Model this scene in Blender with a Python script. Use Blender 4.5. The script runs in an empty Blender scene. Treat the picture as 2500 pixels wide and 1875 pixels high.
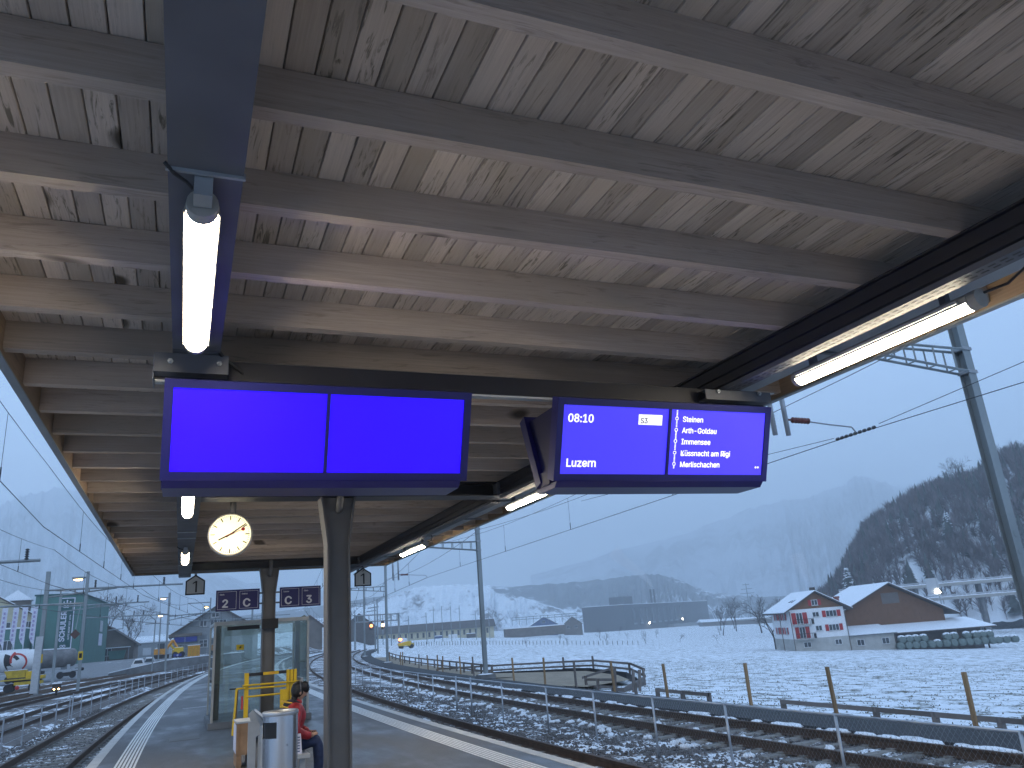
import bpy, math, random
import numpy as np
from mathutils import Vector, Matrix
random.seed(7)
SC = bpy.context.scene
COL = SC.collection
R = math.radians
# ---------------------------------------------------------------- camera
cam_d = bpy.data.cameras.new('camera'); cam = bpy.data.objects.new('camera', cam_d); COL.objects.link(cam)
cam_d.sensor_fit = 'HORIZONTAL'; cam_d.sensor_width = 36.0; cam_d.lens = 27.0
cam_d.clip_start = 0.05; cam_d.clip_end = 30000
rot = Matrix(((0.9232274,-0.0494873,-0.3810540),(-0.3772334,-0.3054278,-0.8743048),(-0.0731175,0.9509284,-0.3006476)))
cam.matrix_world = Matrix.Translation((0, 0, 1.6)) @ rot.to_4x4()
SC.camera = cam
# ---------------------------------------------------------------- world: overcast blue morning twilight
SUN_EL, SUN_AZ = R(24), R(215)
wd = bpy.data.worlds.new('World'); SC.world = wd; wd.use_nodes = True
nt = wd.node_tree; nt.nodes.clear()
wo = nt.nodes.new('ShaderNodeOutputWorld'); bg = nt.nodes.new('ShaderNodeBackground')
sky = nt.nodes.new('ShaderNodeTexSky'); sky.sky_type = 'NISHITA'; sky.sun_disc = False
sky.sun_elevation = SUN_EL; sky.sun_rotation = SUN_AZ; sky.air_density = 1.0; sky.dust_density = 2.5; sky.ozone_density = 3.0; sky.altitude = 500
mixw = nt.nodes.new('ShaderNodeMix'); mixw.data_type = 'RGBA'; mixw.inputs[0].default_value = 0.80
ncl = nt.nodes.new('ShaderNodeTexNoise'); ncl.inputs['Scale'].default_value = 1.6; ncl.inputs['Detail'].default_value = 5
tcw = nt.nodes.new('ShaderNodeTexCoord'); mpw = nt.nodes.new('ShaderNodeMapping'); mpw.inputs['Scale'].default_value = (1, 1, 3.0)
crw = nt.nodes.new('ShaderNodeValToRGB')
CLOUD_A, CLOUD_B = (6.6, 10.0, 15.6, 1), (7.9, 11.4, 17.0, 1)
for e, cc in zip(crw.color_ramp.elements, (CLOUD_A, CLOUD_B)): e.color = cc
crw.color_ramp.elements[0].position = .35; crw.color_ramp.elements[1].position = .7
nt.links.new(tcw.outputs['Generated'], mpw.inputs['Vector']); nt.links.new(mpw.outputs[0], ncl.inputs['Vector'])
nt.links.new(ncl.outputs['Fac'], crw.inputs[0]); nt.links.new(sky.outputs[0], mixw.inputs[6]); nt.links.new(crw.outputs[0], mixw.inputs[7])
nt.links.new(mixw.outputs[2], bg.inputs['Color']); bg.inputs['Strength'].default_value = 0.088
nt.links.new(bg.outputs[0], wo.inputs['Surface'])
sd = bpy.data.lights.new('sun', 'SUN'); sd.energy = 0.45; sd.angle = R(25); sd.color = (1.0, .97, .93)
sun = bpy.data.objects.new('sun', sd); COL.objects.link(sun)
sun.rotation_euler = Vector((-math.sin(SUN_AZ)*math.cos(SUN_EL), -math.cos(SUN_AZ)*math.cos(SUN_EL), -math.sin(SUN_EL))).to_track_quat('-Z', 'Y').to_euler()
vs = SC.view_settings; vs.view_transform = 'Standard'; vs.look = 'None'; vs.gamma = 1; vs.use_curve_mapping = False
vs.exposure = 0.22
cy = SC.cycles; cy.use_denoising = True; cy.max_bounces = 5; cy.diffuse_bounces = 4; cy.glossy_bounces = 2; cy.transmission_bounces = 3
cy.transparent_max_bounces = 12; cy.volume_bounces = 1; cy.caustics_reflective = False; cy.caustics_refractive = False
cy.sample_clamp_indirect = 6; cy.use_adaptive_sampling = True; cy.adaptive_threshold = 0.025
try: cy.denoiser = 'OPENIMAGEDENOISE'
except Exception: pass
# ---------------------------------------------------------------- materials
MATS = {}
def N(t, kind, **kw):
    n = t.nodes.new(kind)
    for k, v in kw.items():
        if k in n.inputs: n.inputs[k].default_value = v
        else: setattr(n, k, v)
    return n
def mat(name, col=(.5, .5, .5), rough=.6, metal=0., var=.12, scale=6., bump=0., stretch=(1, 1, 1), col2=None, detail=6, emis=None, estr=0., rand=0., coord='Object', thr=(.3, .7), spec=.4):
    """plain procedural surface: base colour varied by stretched noise, optional per-object shift and bump"""
    m = bpy.data.materials.new(name); m.use_nodes = True; t = m.node_tree; b = t.nodes['Principled BSDF']
    b.inputs['Roughness'].default_value = rough; b.inputs['Metallic'].default_value = metal
    b.inputs['Specular IOR Level'].default_value = spec
    tc = N(t, 'ShaderNodeTexCoord'); mp = N(t, 'ShaderNodeMapping'); mp.inputs['Scale'].default_value = stretch
    vec = tc.outputs[coord]
    if rand:
        oi = N(t, 'ShaderNodeObjectInfo'); mul = N(t, 'ShaderNodeMath', operation='MULTIPLY'); mul.inputs[1].default_value = 57.0
        add = N(t, 'ShaderNodeVectorMath', operation='ADD'); t.links.new(oi.outputs['Random'], mul.inputs[0])
        t.links.new(vec, add.inputs[0]); t.links.new(mul.outputs[0], add.inputs[1]); vec = add.outputs[0]
    t.links.new(vec, mp.inputs['Vector'])
    ns = N(t, 'ShaderNodeTexNoise'); ns.inputs['Scale'].default_value = scale; ns.inputs['Detail'].default_value = detail
    t.links.new(mp.outputs[0], ns.inputs['Vector'])
    cr = N(t, 'ShaderNodeValToRGB'); e = cr.color_ramp.elements; e[0].position, e[1].position = thr
    c1 = tuple(max(0, x*(1-var)) for x in col); c2 = col2 if col2 else tuple(min(1, x*(1+var)) for x in col)
    e[0].color = (*c1, 1); e[1].color = (*c2, 1)
    t.links.new(ns.outputs['Fac'], cr.inputs[0]); out = cr.outputs[0]
    if rand:
        hs = N(t, 'ShaderNodeHueSaturation'); mr = N(t, 'ShaderNodeMapRange'); mr.inputs[3].default_value = 1-rand; mr.inputs[4].default_value = 1+rand
        t.links.new(oi.outputs['Random'], mr.inputs[0]); t.links.new(mr.outputs[0], hs.inputs['Value']); t.links.new(out, hs.inputs['Color']); out = hs.outputs[0]
    t.links.new(out, b.inputs['Base Color'])
    if bump:
        bp = N(t, 'ShaderNodeBump'); bp.inputs['Strength'].default_value = bump; bp.inputs['Distance'].default_value = .02
        t.links.new(ns.outputs['Fac'], bp.inputs['Height']); t.links.new(bp.outputs[0], b.inputs['Normal'])
    if emis:
        b.inputs['Emission Color'].default_value = (*emis, 1); b.inputs['Emission Strength'].default_value = estr
    MATS[name] = m; return m
def wood_mat(name, base, dark, stain, axis='Y', streak=1.0):
    """weathered sawn wood: grain along an axis, dark blotchy streaks, knots, per-board shift"""
    m = bpy.data.materials.new(name); m.use_nodes = True; t = m.node_tree; b = t.nodes['Principled BSDF']
    b.inputs['Roughness'].default_value = .8; b.inputs['Specular IOR Level'].default_value = .2
    tc = N(t, 'ShaderNodeTexCoord'); oi = N(t, 'ShaderNodeObjectInfo')
    mul = N(t, 'ShaderNodeMath', operation='MULTIPLY'); mul.inputs[1].default_value = 91.0
    add = N(t, 'ShaderNodeVectorMath', operation='ADD')
    t.links.new(oi.outputs['Random'], mul.inputs[0]); t.links.new(tc.outputs['Object'], add.inputs[0]); t.links.new(mul.outputs[0], add.inputs[1])
    def noise(sc, st, det=6, rough=.6, dist=0.):
        mp = N(t, 'ShaderNodeMapping'); mp.inputs['Scale'].default_value = {'X': (1, st, st), 'Y': (st, 1, st), 'Z': (st, st, 1)}[axis]
        t.links.new(add.outputs[0], mp.inputs['Vector'])
        n = N(t, 'ShaderNodeTexNoise'); n.inputs['Scale'].default_value = sc; n.inputs['Detail'].default_value = det; n.inputs['Roughness'].default_value = rough
        n.inputs['Distortion'].default_value = dist
        t.links.new(mp.outputs[0], n.inputs['Vector']); return n
    def ramp(src, p0, p1, c0=(0, 0, 0, 1), c1=(1, 1, 1, 1)):
        r = N(t, 'ShaderNodeValToRGB'); e = r.color_ramp.elements; e[0].position, e[1].position = p0, p1; e[0].color, e[1].color = c0, c1
        t.links.new(src, r.inputs[0]); return r
    def mix(fac, a, bb):
        x = N(t, 'ShaderNodeMix', data_type='RGBA'); 
        if isinstance(fac, float): x.inputs[0].default_value = fac
        else: t.links.new(fac, x.inputs[0])
        t.links.new(a, x.inputs[6])
        if isinstance(bb, tuple): x.inputs[7].default_value = (*bb, 1)
        else: t.links.new(bb, x.inputs[7])
        return x.outputs[2]
    grain = noise(2.6, 42., 8, .7, .25)
    g = ramp(grain.outputs['Fac'], .32, .72, (*[x*.80 for x in base], 1), (*[min(1, x*1.12) for x in base], 1)).outputs[0]
    big = noise(.9, 2.0, 3)
    c1 = mix(ramp(big.outputs['Fac'], .45, .75).outputs[0], g, tuple(base[i]*.82*(1, .99, .93)[i] for i in range(3)))
    st = noise(4.2, 11., 7, .66, .9); fs = ramp(st.outputs['Fac'], .545, .63); st2 = noise(1.0, 3., 3); f2 = ramp(st2.outputs['Fac'], .40, .56)
    mm = N(t, 'ShaderNodeMath', operation='MULTIPLY'); t.links.new(fs.outputs[0], mm.inputs[0]); t.links.new(f2.outputs[0], mm.inputs[1])
    m2 = N(t, 'ShaderNodeMath', operation='MULTIPLY'); t.links.new(mm.outputs[0], m2.inputs[0]); m2.inputs[1].default_value = .85*streak
    c2 = mix(m2.outputs[0], c1, stain)
    kn = noise(1.7, 1.6, 1, .4); fk = ramp(kn.outputs['Fac'], .735, .77)
    c3 = mix(fk.outputs[0], c2, dark)
    hs = N(t, 'ShaderNodeHueSaturation'); mr = N(t, 'ShaderNodeMapRange'); mr.inputs[3].default_value = .74; mr.inputs[4].default_value = 1.18
    t.links.new(oi.outputs['Random'], mr.inputs[0]); t.links.new(mr.outputs[0], hs.inputs['Value']); t.links.new(c3, hs.inputs['Color'])
    t.links.new(hs.outputs[0], b.inputs['Base Color'])
    bp = N(t, 'ShaderNodeBump'); bp.inputs['Strength'].default_value = .35; bp.inputs['Distance'].default_value = .004
    t.links.new(grain.outputs['Fac'], bp.inputs['Height']); t.links.new(bp.outputs[0], b.inputs['Normal'])
    MATS[name] = m; return m
def snow_ground(name, snow, soil, sc1, sc2, p0, p1, bump=.5, stretch=(1, 1, 1), soil2=None, dist=.05, far=None):
    """patchy snow over soil; two noise sizes decide where the ground shows through"""
    m = bpy.data.materials.new(name); m.use_nodes = True; t = m.node_tree; b = t.nodes['Principled BSDF']
    b.inputs['Roughness'].default_value = .85; b.inputs['Specular IOR Level'].default_value = .2
    tc = N(t, 'ShaderNodeTexCoord'); mp = N(t, 'ShaderNodeMapping'); mp.inputs['Scale'].default_value = stretch
    t.links.new(tc.outputs['Object'], mp.inputs['Vector'])
    n1 = N(t, 'ShaderNodeTexNoise'); n1.inputs['Scale'].default_value = sc1; n1.inputs['Detail'].default_value = 8; n1.inputs['Roughness'].default_value = .7
    n2 = N(t, 'ShaderNodeTexNoise'); n2.inputs['Scale'].default_value = sc2; n2.inputs['Detail'].default_value = 4
    t.links.new(mp.outputs[0], n1.inputs['Vector']); t.links.new(mp.outputs[0], n2.inputs['Vector'])
    a = N(t, 'ShaderNodeMath', operation='MULTIPLY_ADD'); a.inputs[1].default_value = .6; t.links.new(n2.outputs['Fac'], a.inputs[0])
    m4 = N(t, 'ShaderNodeMath', operation='MULTIPLY'); m4.inputs[1].default_value = .4+.2; t.links.new(n1.outputs['Fac'], m4.inputs[0]); t.links.new(m4.outputs[0], a.inputs[2])
    r = N(t, 'ShaderNodeValToRGB'); e = r.color_ramp.elements; e[0].position, e[1].position = p0, p1
    e[0].color = (0, 0, 0, 1); e[1].color = (1, 1, 1, 1); t.links.new(a.outputs[0], r.inputs[0])
    n3 = N(t, 'ShaderNodeTexNoise'); n3.inputs['Scale'].default_value = sc1*2.2; n3.inputs['Detail'].default_value = 6; t.links.new(tc.outputs['Object'], n3.inputs['Vector'])
    sr = N(t, 'ShaderNodeValToRGB'); sr.color_ramp.elements[0].color = (*soil, 1); sr.color_ramp.elements[1].color = (*(soil2 or [x*1.6 for x in soil]), 1)
    sr.color_ramp.elements[0].position = .35; sr.color_ramp.elements[1].position = .65
    t.links.new(n3.outputs['Fac'], sr.inputs[0])
    x = N(t, 'ShaderNodeMix', data_type='RGBA'); t.links.new(r.outputs[0], x.inputs[0]); t.links.new(sr.outputs[0], x.inputs[6]); x.inputs[7].default_value = (*snow, 1)
    t.links.new(x.outputs[2], b.inputs['Base Color'])
    if bump:
        bp = N(t, 'ShaderNodeBump'); bp.inputs['Strength'].default_value = bump; bp.inputs['Distance'].default_value = dist
        t.links.new(a.outputs[0], bp.inputs['Height']); t.links.new(bp.outputs[0], b.inputs['Normal'])
    MATS[name] = m; return m
def emit(name, col, strength):
    m = bpy.data.materials.new(name); m.use_nodes = True; t = m.node_tree; b = t.nodes['Principled BSDF']
    b.inputs['Base Color'].default_value = (*[min(.8, x) for x in col], 1); b.inputs['Roughness'].default_value = .3
    b.inputs['Emission Color'].default_value = (*col, 1); b.inputs['Emission Strength'].default_value = strength
    MATS[name] = m; return m
wood_mat('plank_wood', (.50, .42, .365), (.08, .065, .05), (.12, .105, .08), 'Y', 1.0)
wood_mat('rafter_wood', (.42, .35, .305), (.08, .065, .055), (.17, .14, .12), 'X', .6)
wood_mat('fascia_wood', (.30, .22, .16), (.06, .05, .04), (.12, .09, .07), 'Y', .5)
wood_mat('post_wood', (.30, .20, .115), (.08, .05, .03), (.16, .10, .06), 'Z', .8)
wood_mat('grey_wood', (.17, .15, .14), (.06, .05, .05), (.09, .08, .075), 'X', .8)
wood_mat('barn_wood', (.185, .098, .058), (.07, .04, .03), (.115, .062, .04), 'Z', .5)
mat('steel_dark', (.085, .089, .105), .55, .0, .18, 3., .05)
mat('steel_black', (.012, .013, .02), .5, 0, .2, 3.)
mat('column_paint', (.115, .112, .112), .55, 0, .10, 4., .04)
mat('galv', (.42, .44, .47), .45, .75, .15, 5., .03)
mat('galv_dull', (.30, .32, .34), .6, .4, .15, 5.)
mat('roof_metal', (.22, .25, .28), .5, .3, .1, 3.)
mat('mast_steel', (.24, .27, .28), .65, .2, .18, 2., stretch=(1, 1, .2))
mat('rust_steel', (.13, .085, .06), .75, .3, .3, 8.)
mat('rail_steel', (.085, .055, .04), .6, .4, .3, 6.)
mat('rail_head', (.34, .34, .35), .3, .9, .1, 6.)
mat('wire', (.05, .055, .06), .5, .6)
mat('insulator', (.12, .035, .03), .3, 0, .1)
mat('insulator_dark', (.03, .032, .036), .35, 0, .1)
def asphalt_mat(name):
    """worn platform asphalt: fine grit, large damp patches with more sheen, brownish stains, pale scuffs"""
    m = bpy.data.materials.new(name); m.use_nodes = True; t = m.node_tree; b = t.nodes['Principled BSDF']; tc = N(t, 'ShaderNodeTexCoord')
    def nz(sc, det=4, st=(1, 1, 1), rough=.6):
        mp = N(t, 'ShaderNodeMapping'); mp.inputs['Scale'].default_value = st; t.links.new(tc.outputs['Object'], mp.inputs['Vector'])
        n = N(t, 'ShaderNodeTexNoise'); n.inputs['Scale'].default_value = sc; n.inputs['Detail'].default_value = det; n.inputs['Roughness'].default_value = rough; t.links.new(mp.outputs[0], n.inputs['Vector']); return n.outputs['Fac']
    def rp(src, p0, p1, c0, c1):
        r = N(t, 'ShaderNodeValToRGB'); e = r.color_ramp.elements; e[0].position, e[1].position = p0, p1; e[0].color, e[1].color = (*c0, 1), (*c1, 1); t.links.new(src, r.inputs[0]); return r.outputs[0]
    def mx(f, a_, c_):
        x = N(t, 'ShaderNodeMix', data_type='RGBA'); t.links.new(f, x.inputs[0]); t.links.new(a_, x.inputs[6])
        if isinstance(c_, tuple): x.inputs[7].default_value = (*c_, 1)
        else: t.links.new(c_, x.inputs[7])
        return x.outputs[2]
    grit = rp(nz(60., 3), .3, .7, (.070, .070, .073), (.125, .125, .128)); big = nz(.55, 6, (1, .35, 1))
    c1 = mx(rp(big, .46, .58, (0, 0, 0), (1, 1, 1)), grit, (.055, .054, .055)); c2 = mx(rp(nz(.8, 5, (1, .3, 1)), .60, .72, (0, 0, 0), (.7, .7, .7)), c1, (.13, .115, .095))
    c3 = mx(rp(nz(2.5, 8, (.25, 1.6, 1), .75), .66, .72, (0, 0, 0), (.5, .5, .5)), c2, (.20, .20, .20)); t.links.new(c3, b.inputs['Base Color'])
    rr = rp(big, .44, .60, (.75, .75, .75), (.33, .33, .33)); t.links.new(rr, b.inputs['Roughness'])
    bp = N(t, 'ShaderNodeBump'); bp.inputs['Strength'].default_value = .25; bp.inputs['Distance'].default_value = .01; t.links.new(nz(45., 3), bp.inputs['Height']); t.links.new(bp.outputs[0], b.inputs['Normal']); MATS[name] = m
asphalt_mat('asphalt')
mat('path_asphalt', (.030, .032, .035), .8, 0, .25, 3., .2)
mat('bounce_pale', (.34, .33, .31), .8, 0, .15, 3., .1)  # pale tone for the added out-of-view strip that reflects light upwards
mat('edge_concrete', (.46, .45, .43), .8, 0, .12, 4., .1)
mat('line_white', (.72, .72, .70), .7, 0, .12, 9.)
mat('concrete', (.34, .33, .31), .85, 0, .18, 2.5, .15)
mat('concrete_dark', (.16, .165, .17), .85, 0, .22, 1.2, .1)
mat('sleeper', (.20, .19, .175), .9, 0, .22, 6., .2, rand=.15)
mat('stone', (.11, .102, .10), .9, 0, .4, 14., rand=.0)
mat('snow', (.80, .83, .87), .8, 0, .04, 7., .25, spec=.25)
mat('lamp_housing', (.30, .29, .27), .5, .1)
emit('lamp_glow', (1.0, .86, .64), 82.0)
emit('lamp_amber', (1.0, .62, .22), 16.)
emit('spot_white', (1.0, .93, .75), 20.)
emit('beacon', (1.0, .22, .06), 8.)
emit('screen_blank', (.018, .0, 1.0), .86)
emit('screen_blue', (.050, .036, .80), .86)
emit('screen_text', (.86, .87, 1.0), .86)
mat('text_black', (.01, .01, .012), .5)
mat('display_blue', (.010, .010, .105), .35, 0, .06, 3.)
mat('display_edge', (.006, .006, .05), .4)
emit('clock_face', (1.0, .88, .58), .72)
mat('clock_black', (.01, .01, .01), .5); mat('clock_red', (.30, .012, .010), .45)
mat('clock_rim', (.42, .40, .36), .4, .3)
mat('sign_blue', (.010, .012, .095), .45, 0, .05); mat('sign_white', (.55, .55, .58), .5, 0, .05); mat('sign_panel', (.50, .48, .44), .5, 0, .06); mat('sign_black', (.012, .012, .014), .5)
mat('yellow_paint', (.62, .40, .015), .5, 0, .12, 5.); mat('yellow_dull', (.48, .34, .03), .6, 0, .2, 3.); mat('orange_paint', (.60, .26, .03), .55, 0, .15, 3.)
mat('red_paint', (.42, .03, .025), .5, 0, .1); mat('shutter_red', (.36, .022, .025), .6, 0, .1)
mat('steel_brushed', (.50, .51, .53), .26, .95, .06, 30., stretch=(1, 1, .02))
mat('grey_panel', (.42, .44, .46), .55, .1, .08)
mat('white_wall', (.72, .73, .74), .85, 0, .05, 1.5); mat('house_base', (.40, .40, .38), .9, 0, .12, 1.); mat('roof_dark', (.075, .065, .06), .8, 0, .2, 1.)
mat('pane_dark', (.035, .045, .055), .12, 0, .2, 2., spec=.6); mat('window_white', (.66, .68, .70), .6)
mat('green_wall', (.075, .18, .16), .8, 0, .08, .6); mat('green_dark', (.015, .085, .085), .7)
mat('cream_wall', (.50, .46, .32), .85, 0, .08, .6); mat('grey_wall', (.22, .24, .25), .85, 0, .1, .5); mat('brown_wall', (.14, .12, .105), .9, 0, .2, .5)
mat('factory_wall', (.070, .072, .078), .8, 0, .06, .05); mat('factory_base', (.22, .22, .22), .85)
mat('blue_wall', (.05, .085, .19), .8); mat('tarp_blue', (.02, .035, .22), .6); mat('tile_red', (.22, .07, .05), .8, 0, .2, 2.)
mat('tank_white', (.70, .71, .72), .45, 0, .06, 1.); mat('tank_grey', (.17, .165, .165), .6, .2, .3, 1.2); mat('black_soft', (.02, .02, .022), .7)
mat('jacket_red', (.30, .014, .022), .55, 0, .35, 14., .5); mat('jacket_stripe', (.55, .32, .03), .6); mat('jacket_dark', (.02, .02, .03), .7); mat('jeans', (.018, .032, .085), .85, 0, .3, 20., .2); mat('skin', (.45, .27, .19), .6); mat('hair', (.010, .009, .010), .5, 0, .4, 40., .6); mat('shoe', (.04, .025, .018), .6)
mat('hair_ground', (.1, .1, .1))
mat('grass', (.13, .13, .09), .9, 0, .3, 4.)
mat('bark', (.060, .050, .046), .9, 0, .3, 5.); mat('twig_far', (.15, .128, .135), .95, 0, .35, .08, coord='Object'); mat('conifer_far', (.055, .068, .065), .95, 0, .4, .5)
mat('bale_green', (.13, .17, .16), .5, 0, .12, 2.); mat('earth', (.13, .105, .075), .95, 0, .3, 1.5, .3); mat('sand', (.27, .22, .16), .95, 0, .2, 1.5, .3); mat('liner_black', (.012, .012, .014), .5)
mat('crate_wood', (.34, .20, .11), .8, 0, .25, 6.); mat('banner_white', (.62, .62, .72), .8); mat('banner_ink', (.36, .31, .50), .8); mat('diamond_brown', (.10, .055, .045), .7)
snow_ground('snow_field', (.78, .81, .85), (.11, .11, .085), 7., 1.1, .515, .585, .8, dist=.05)
snow_ground('ballast', (.80, .83, .87), (.075, .068, .066), 13., .8, .615, .640, .9, dist=.05, soil2=(.17, .155, .15))
snow_ground('yard', (.76, .79, .83), (.10, .092, .088), 2.2, .30, .62, .65, .5, stretch=(1, .45, 1), soil2=(.17, .15, .14))
snow_ground('yard_road', (.76, .79, .83), (.19, .195, .205), 1.1, .12, .74, .78, .1, soil2=(.24, .245, .25))
snow_ground('hill_snow', (.72, .76, .80), (.08, .078, .085), .12, .02, .49, .57, .3, dist=1., soil2=(.12, .11, .115))
snow_ground('mountain', (.42, .46, .52), (.06, .07, .09), .012, .0022, .50, .64, .6, dist=30, soil2=(.17, .18, .20))
snow_ground('midhill', (.74, .78, .83), (.055, .062, .070), .02, .004, .67, .73, .4, dist=8, soil2=(.09, .095, .10))
# ---------------------------------------------------------------- geometry helpers
class MB:
    """collects primitives, then becomes ONE mesh object"""
    def __init__(s): s.v = []; s.f = []
    def add(s, vs, fs):
        n = len(s.v); s.v += [tuple(p) for p in vs]; s.f += [tuple(i+n for i in f) for f in fs]; return s
    def box(s, x0, x1, y0, y1, z0, z1):
        return s.add([(x0, y0, z0), (x1, y0, z0), (x1, y1, z0), (x0, y1, z0), (x0, y0, z1), (x1, y0, z1), (x1, y1, z1), (x0, y1, z1)],
                     [(0, 3, 2, 1), (4, 5, 6, 7), (0, 1, 5, 4), (1, 2, 6, 5), (2, 3, 7, 6), (3, 0, 4, 7)])
    def obox(s, o, ax, ay, az):
        """box from corner o with three edge vectors"""
        o, ax, ay, az = map(Vector, (o, ax, ay, az))
        p = [o, o+ax, o+ax+ay, o+ay]; p += [q+az for q in p]
        fs = [(0, 3, 2, 1), (4, 5, 6, 7), (0, 1, 5, 4), (1, 2, 6, 5), (2, 3, 7, 6), (3, 0, 4, 7)]
        if ax.cross(ay).dot(az) < 0: fs = [f[::-1] for f in fs]
        return s.add(p, fs)
    def tube(s, pts, r, n=6, r1=None, cap=True):
        pts = [Vector(p) for p in pts]; m = len(pts); rs = [r + ((r1 if r1 is not None else r)-r)*i/max(1, m-1) for i in range(m)] if not isinstance(r, (list, tuple)) else r
        vs = []; ref = None
        for i, p in enumerate(pts):
            d = (pts[min(i+1, m-1)]-pts[max(i-1, 0)])
            d = d.normalized() if d.length > 1e-9 else Vector((0, 0, 1))
            if ref is None: ref = Vector((0, 0, 1)) if abs(d.z) < .9 else Vector((1, 0, 0))
            a = d.cross(ref).normalized(); ref = a.cross(d); b = ref
            for k in range(n):
                t = 2*math.pi*k/n; vs.append(p + (a*math.cos(t)+b*math.sin(t))*rs[i])
        fs = [(i*n+k, i*n+(k+1) % n, (i+1)*n+(k+1) % n, (i+1)*n+k) for i in range(m-1) for k in range(n)]
        if cap: fs += [tuple(range(n-1, -1, -1)), tuple(range((m-1)*n, m*n))]
        return s.add(vs, fs)
    def bar(s, p, q, w, h=None):
        """square bar between two points"""
        return s.tube([p, q], (w if h is None else (w+h)/2)*.7071, 4)
    def prism(s, poly, axis, a0, a1):
        """extrude a closed 2-D polygon; axis y: poly in (x,z); axis x: poly in (y,z); axis z: poly in (x,y)"""
        def P(u, w, t): return {'y': (u, t, w), 'x': (t, u, w), 'z': (u, w, t)}[axis]
        n = len(poly); vs = [P(u, w, a0) for u, w in poly]+[P(u, w, a1) for u, w in poly]
        ar = sum(poly[i][0]*poly[(i+1) % n][1]-poly[(i+1) % n][0]*poly[i][1] for i in range(n))
        fl = (ar > 0) ^ (axis == 'y') ^ (a1 < a0)
        f0 = tuple(range(n-1, -1, -1)); f1 = tuple(range(n, 2*n)); sd = [(i, (i+1) % n, (i+1) % n+n, i+n) for i in range(n)]
        fs = [f0, f1]+sd
        return s.add(vs, fs if fl else [f[::-1] for f in fs])
    def lathe(s, prof, c=(0, 0, 0), n=20, axis='z'):
        vs = []; c = Vector(c)
        for r, h in prof:
            for k in range(n):
                t = 2*math.pi*k/n; q = (r*math.cos(t), r*math.sin(t), h)
                if axis == 'y': q = (q[0], h, q[1])
                if axis == 'x': q = (h, q[0], q[1])
                vs.append(c+Vector(q))
        m = len(prof)
        fs = [(i*n+k, i*n+(k+1) % n, (i+1)*n+(k+1) % n, (i+1)*n+k) for i in range(m-1) for k in range(n)]
        fs += [tuple(range(n-1, -1, -1)), tuple(range((m-1)*n, m*n))]
        if axis == 'y': fs = [f[::-1] for f in fs]
        return s.add(vs, fs)
    def ball(s, c, r, sx=1, sy=1, sz=1, n=8, m=6, jit=0.):
        c = Vector(c); vs = []
        for i in range(m+1):
            ph = math.pi*i/m
            for k in range(n):
                t = 2*math.pi*k/n; q = 1+random.uniform(-jit, jit)
                vs.append(c+Vector((r*sx*math.sin(ph)*math.cos(t)*q, r*sy*math.sin(ph)*math.sin(t)*q, r*sz*math.cos(ph)*q)))
        fs = [((i+1)*n+k, (i+1)*n+(k+1) % n, i*n+(k+1) % n, i*n+k) for i in range(m) for k in range(n)]
        return s.add(vs, fs)
    def quad(s, a, b, c_, d): return s.add([a, b, c_, d], [(0, 1, 2, 3)])
    def mesh(s, name, o=(0, 0, 0)):
        me = bpy.data.meshes.new(name); me.from_pydata([(p[0]-o[0], p[1]-o[1], p[2]-o[2]) for p in s.v], [], s.f); me.update(); return me
    def build(s, name, material, parent=None, smooth=False, label=None, kind=None, o=None):
        """verts are world coordinates; the object's origin is its parent's base (or o)"""
        org = o if o is not None else (parent_world(parent) if parent else (0, 0, 0))
        me = s.mesh(name, org); me.materials.append(MATS[material] if isinstance(material, str) else material)
        if smooth:
            for p in me.polygons: p.use_smooth = True
        ob = bpy.data.objects.new(name, me); COL.objects.link(ob)
        if parent:
            ob.parent = parent; pw = parent_world(parent); ob.location = (org[0]-pw[0], org[1]-pw[1], org[2]-pw[2])
        else: ob.location = org
        WPOS[ob.name] = tuple(org)
        if label: ob['label'] = label
        if kind: ob['kind'] = kind
        return ob
WPOS = {}
def parent_world(p): return WPOS[p.name]
def thing(name, label, cat, loc=(0, 0, 0), group=None):
    e = bpy.data.objects.new(name, None); COL.objects.link(e); e.location = loc; e.empty_display_size = .2
    WPOS[e.name] = tuple(loc); tag(e, label, cat, group); return e
def tag(o, label, cat, group=None):
    o['label'] = label; o['category'] = cat
    if group: o['group'] = group
    return o
def struct(o): o['kind'] = 'structure'; return o
def copy_tree(o, parent=None):
    c = o.copy(); COL.objects.link(c); c.parent = parent
    for ch in o.children: copy_tree(ch, c)
    return c
def place(o, ms):
    """duplicate of one mesh object with shared data at another location"""
    c = o.copy(); COL.objects.link(c); c.location = ms; return c
try: SANS = bpy.data.fonts.load(bpy.utils.system_resource('DATAFILES', path='fonts')+'/Inter.woff2')   # Blender's own bundled sans
except Exception: SANS = None
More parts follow.
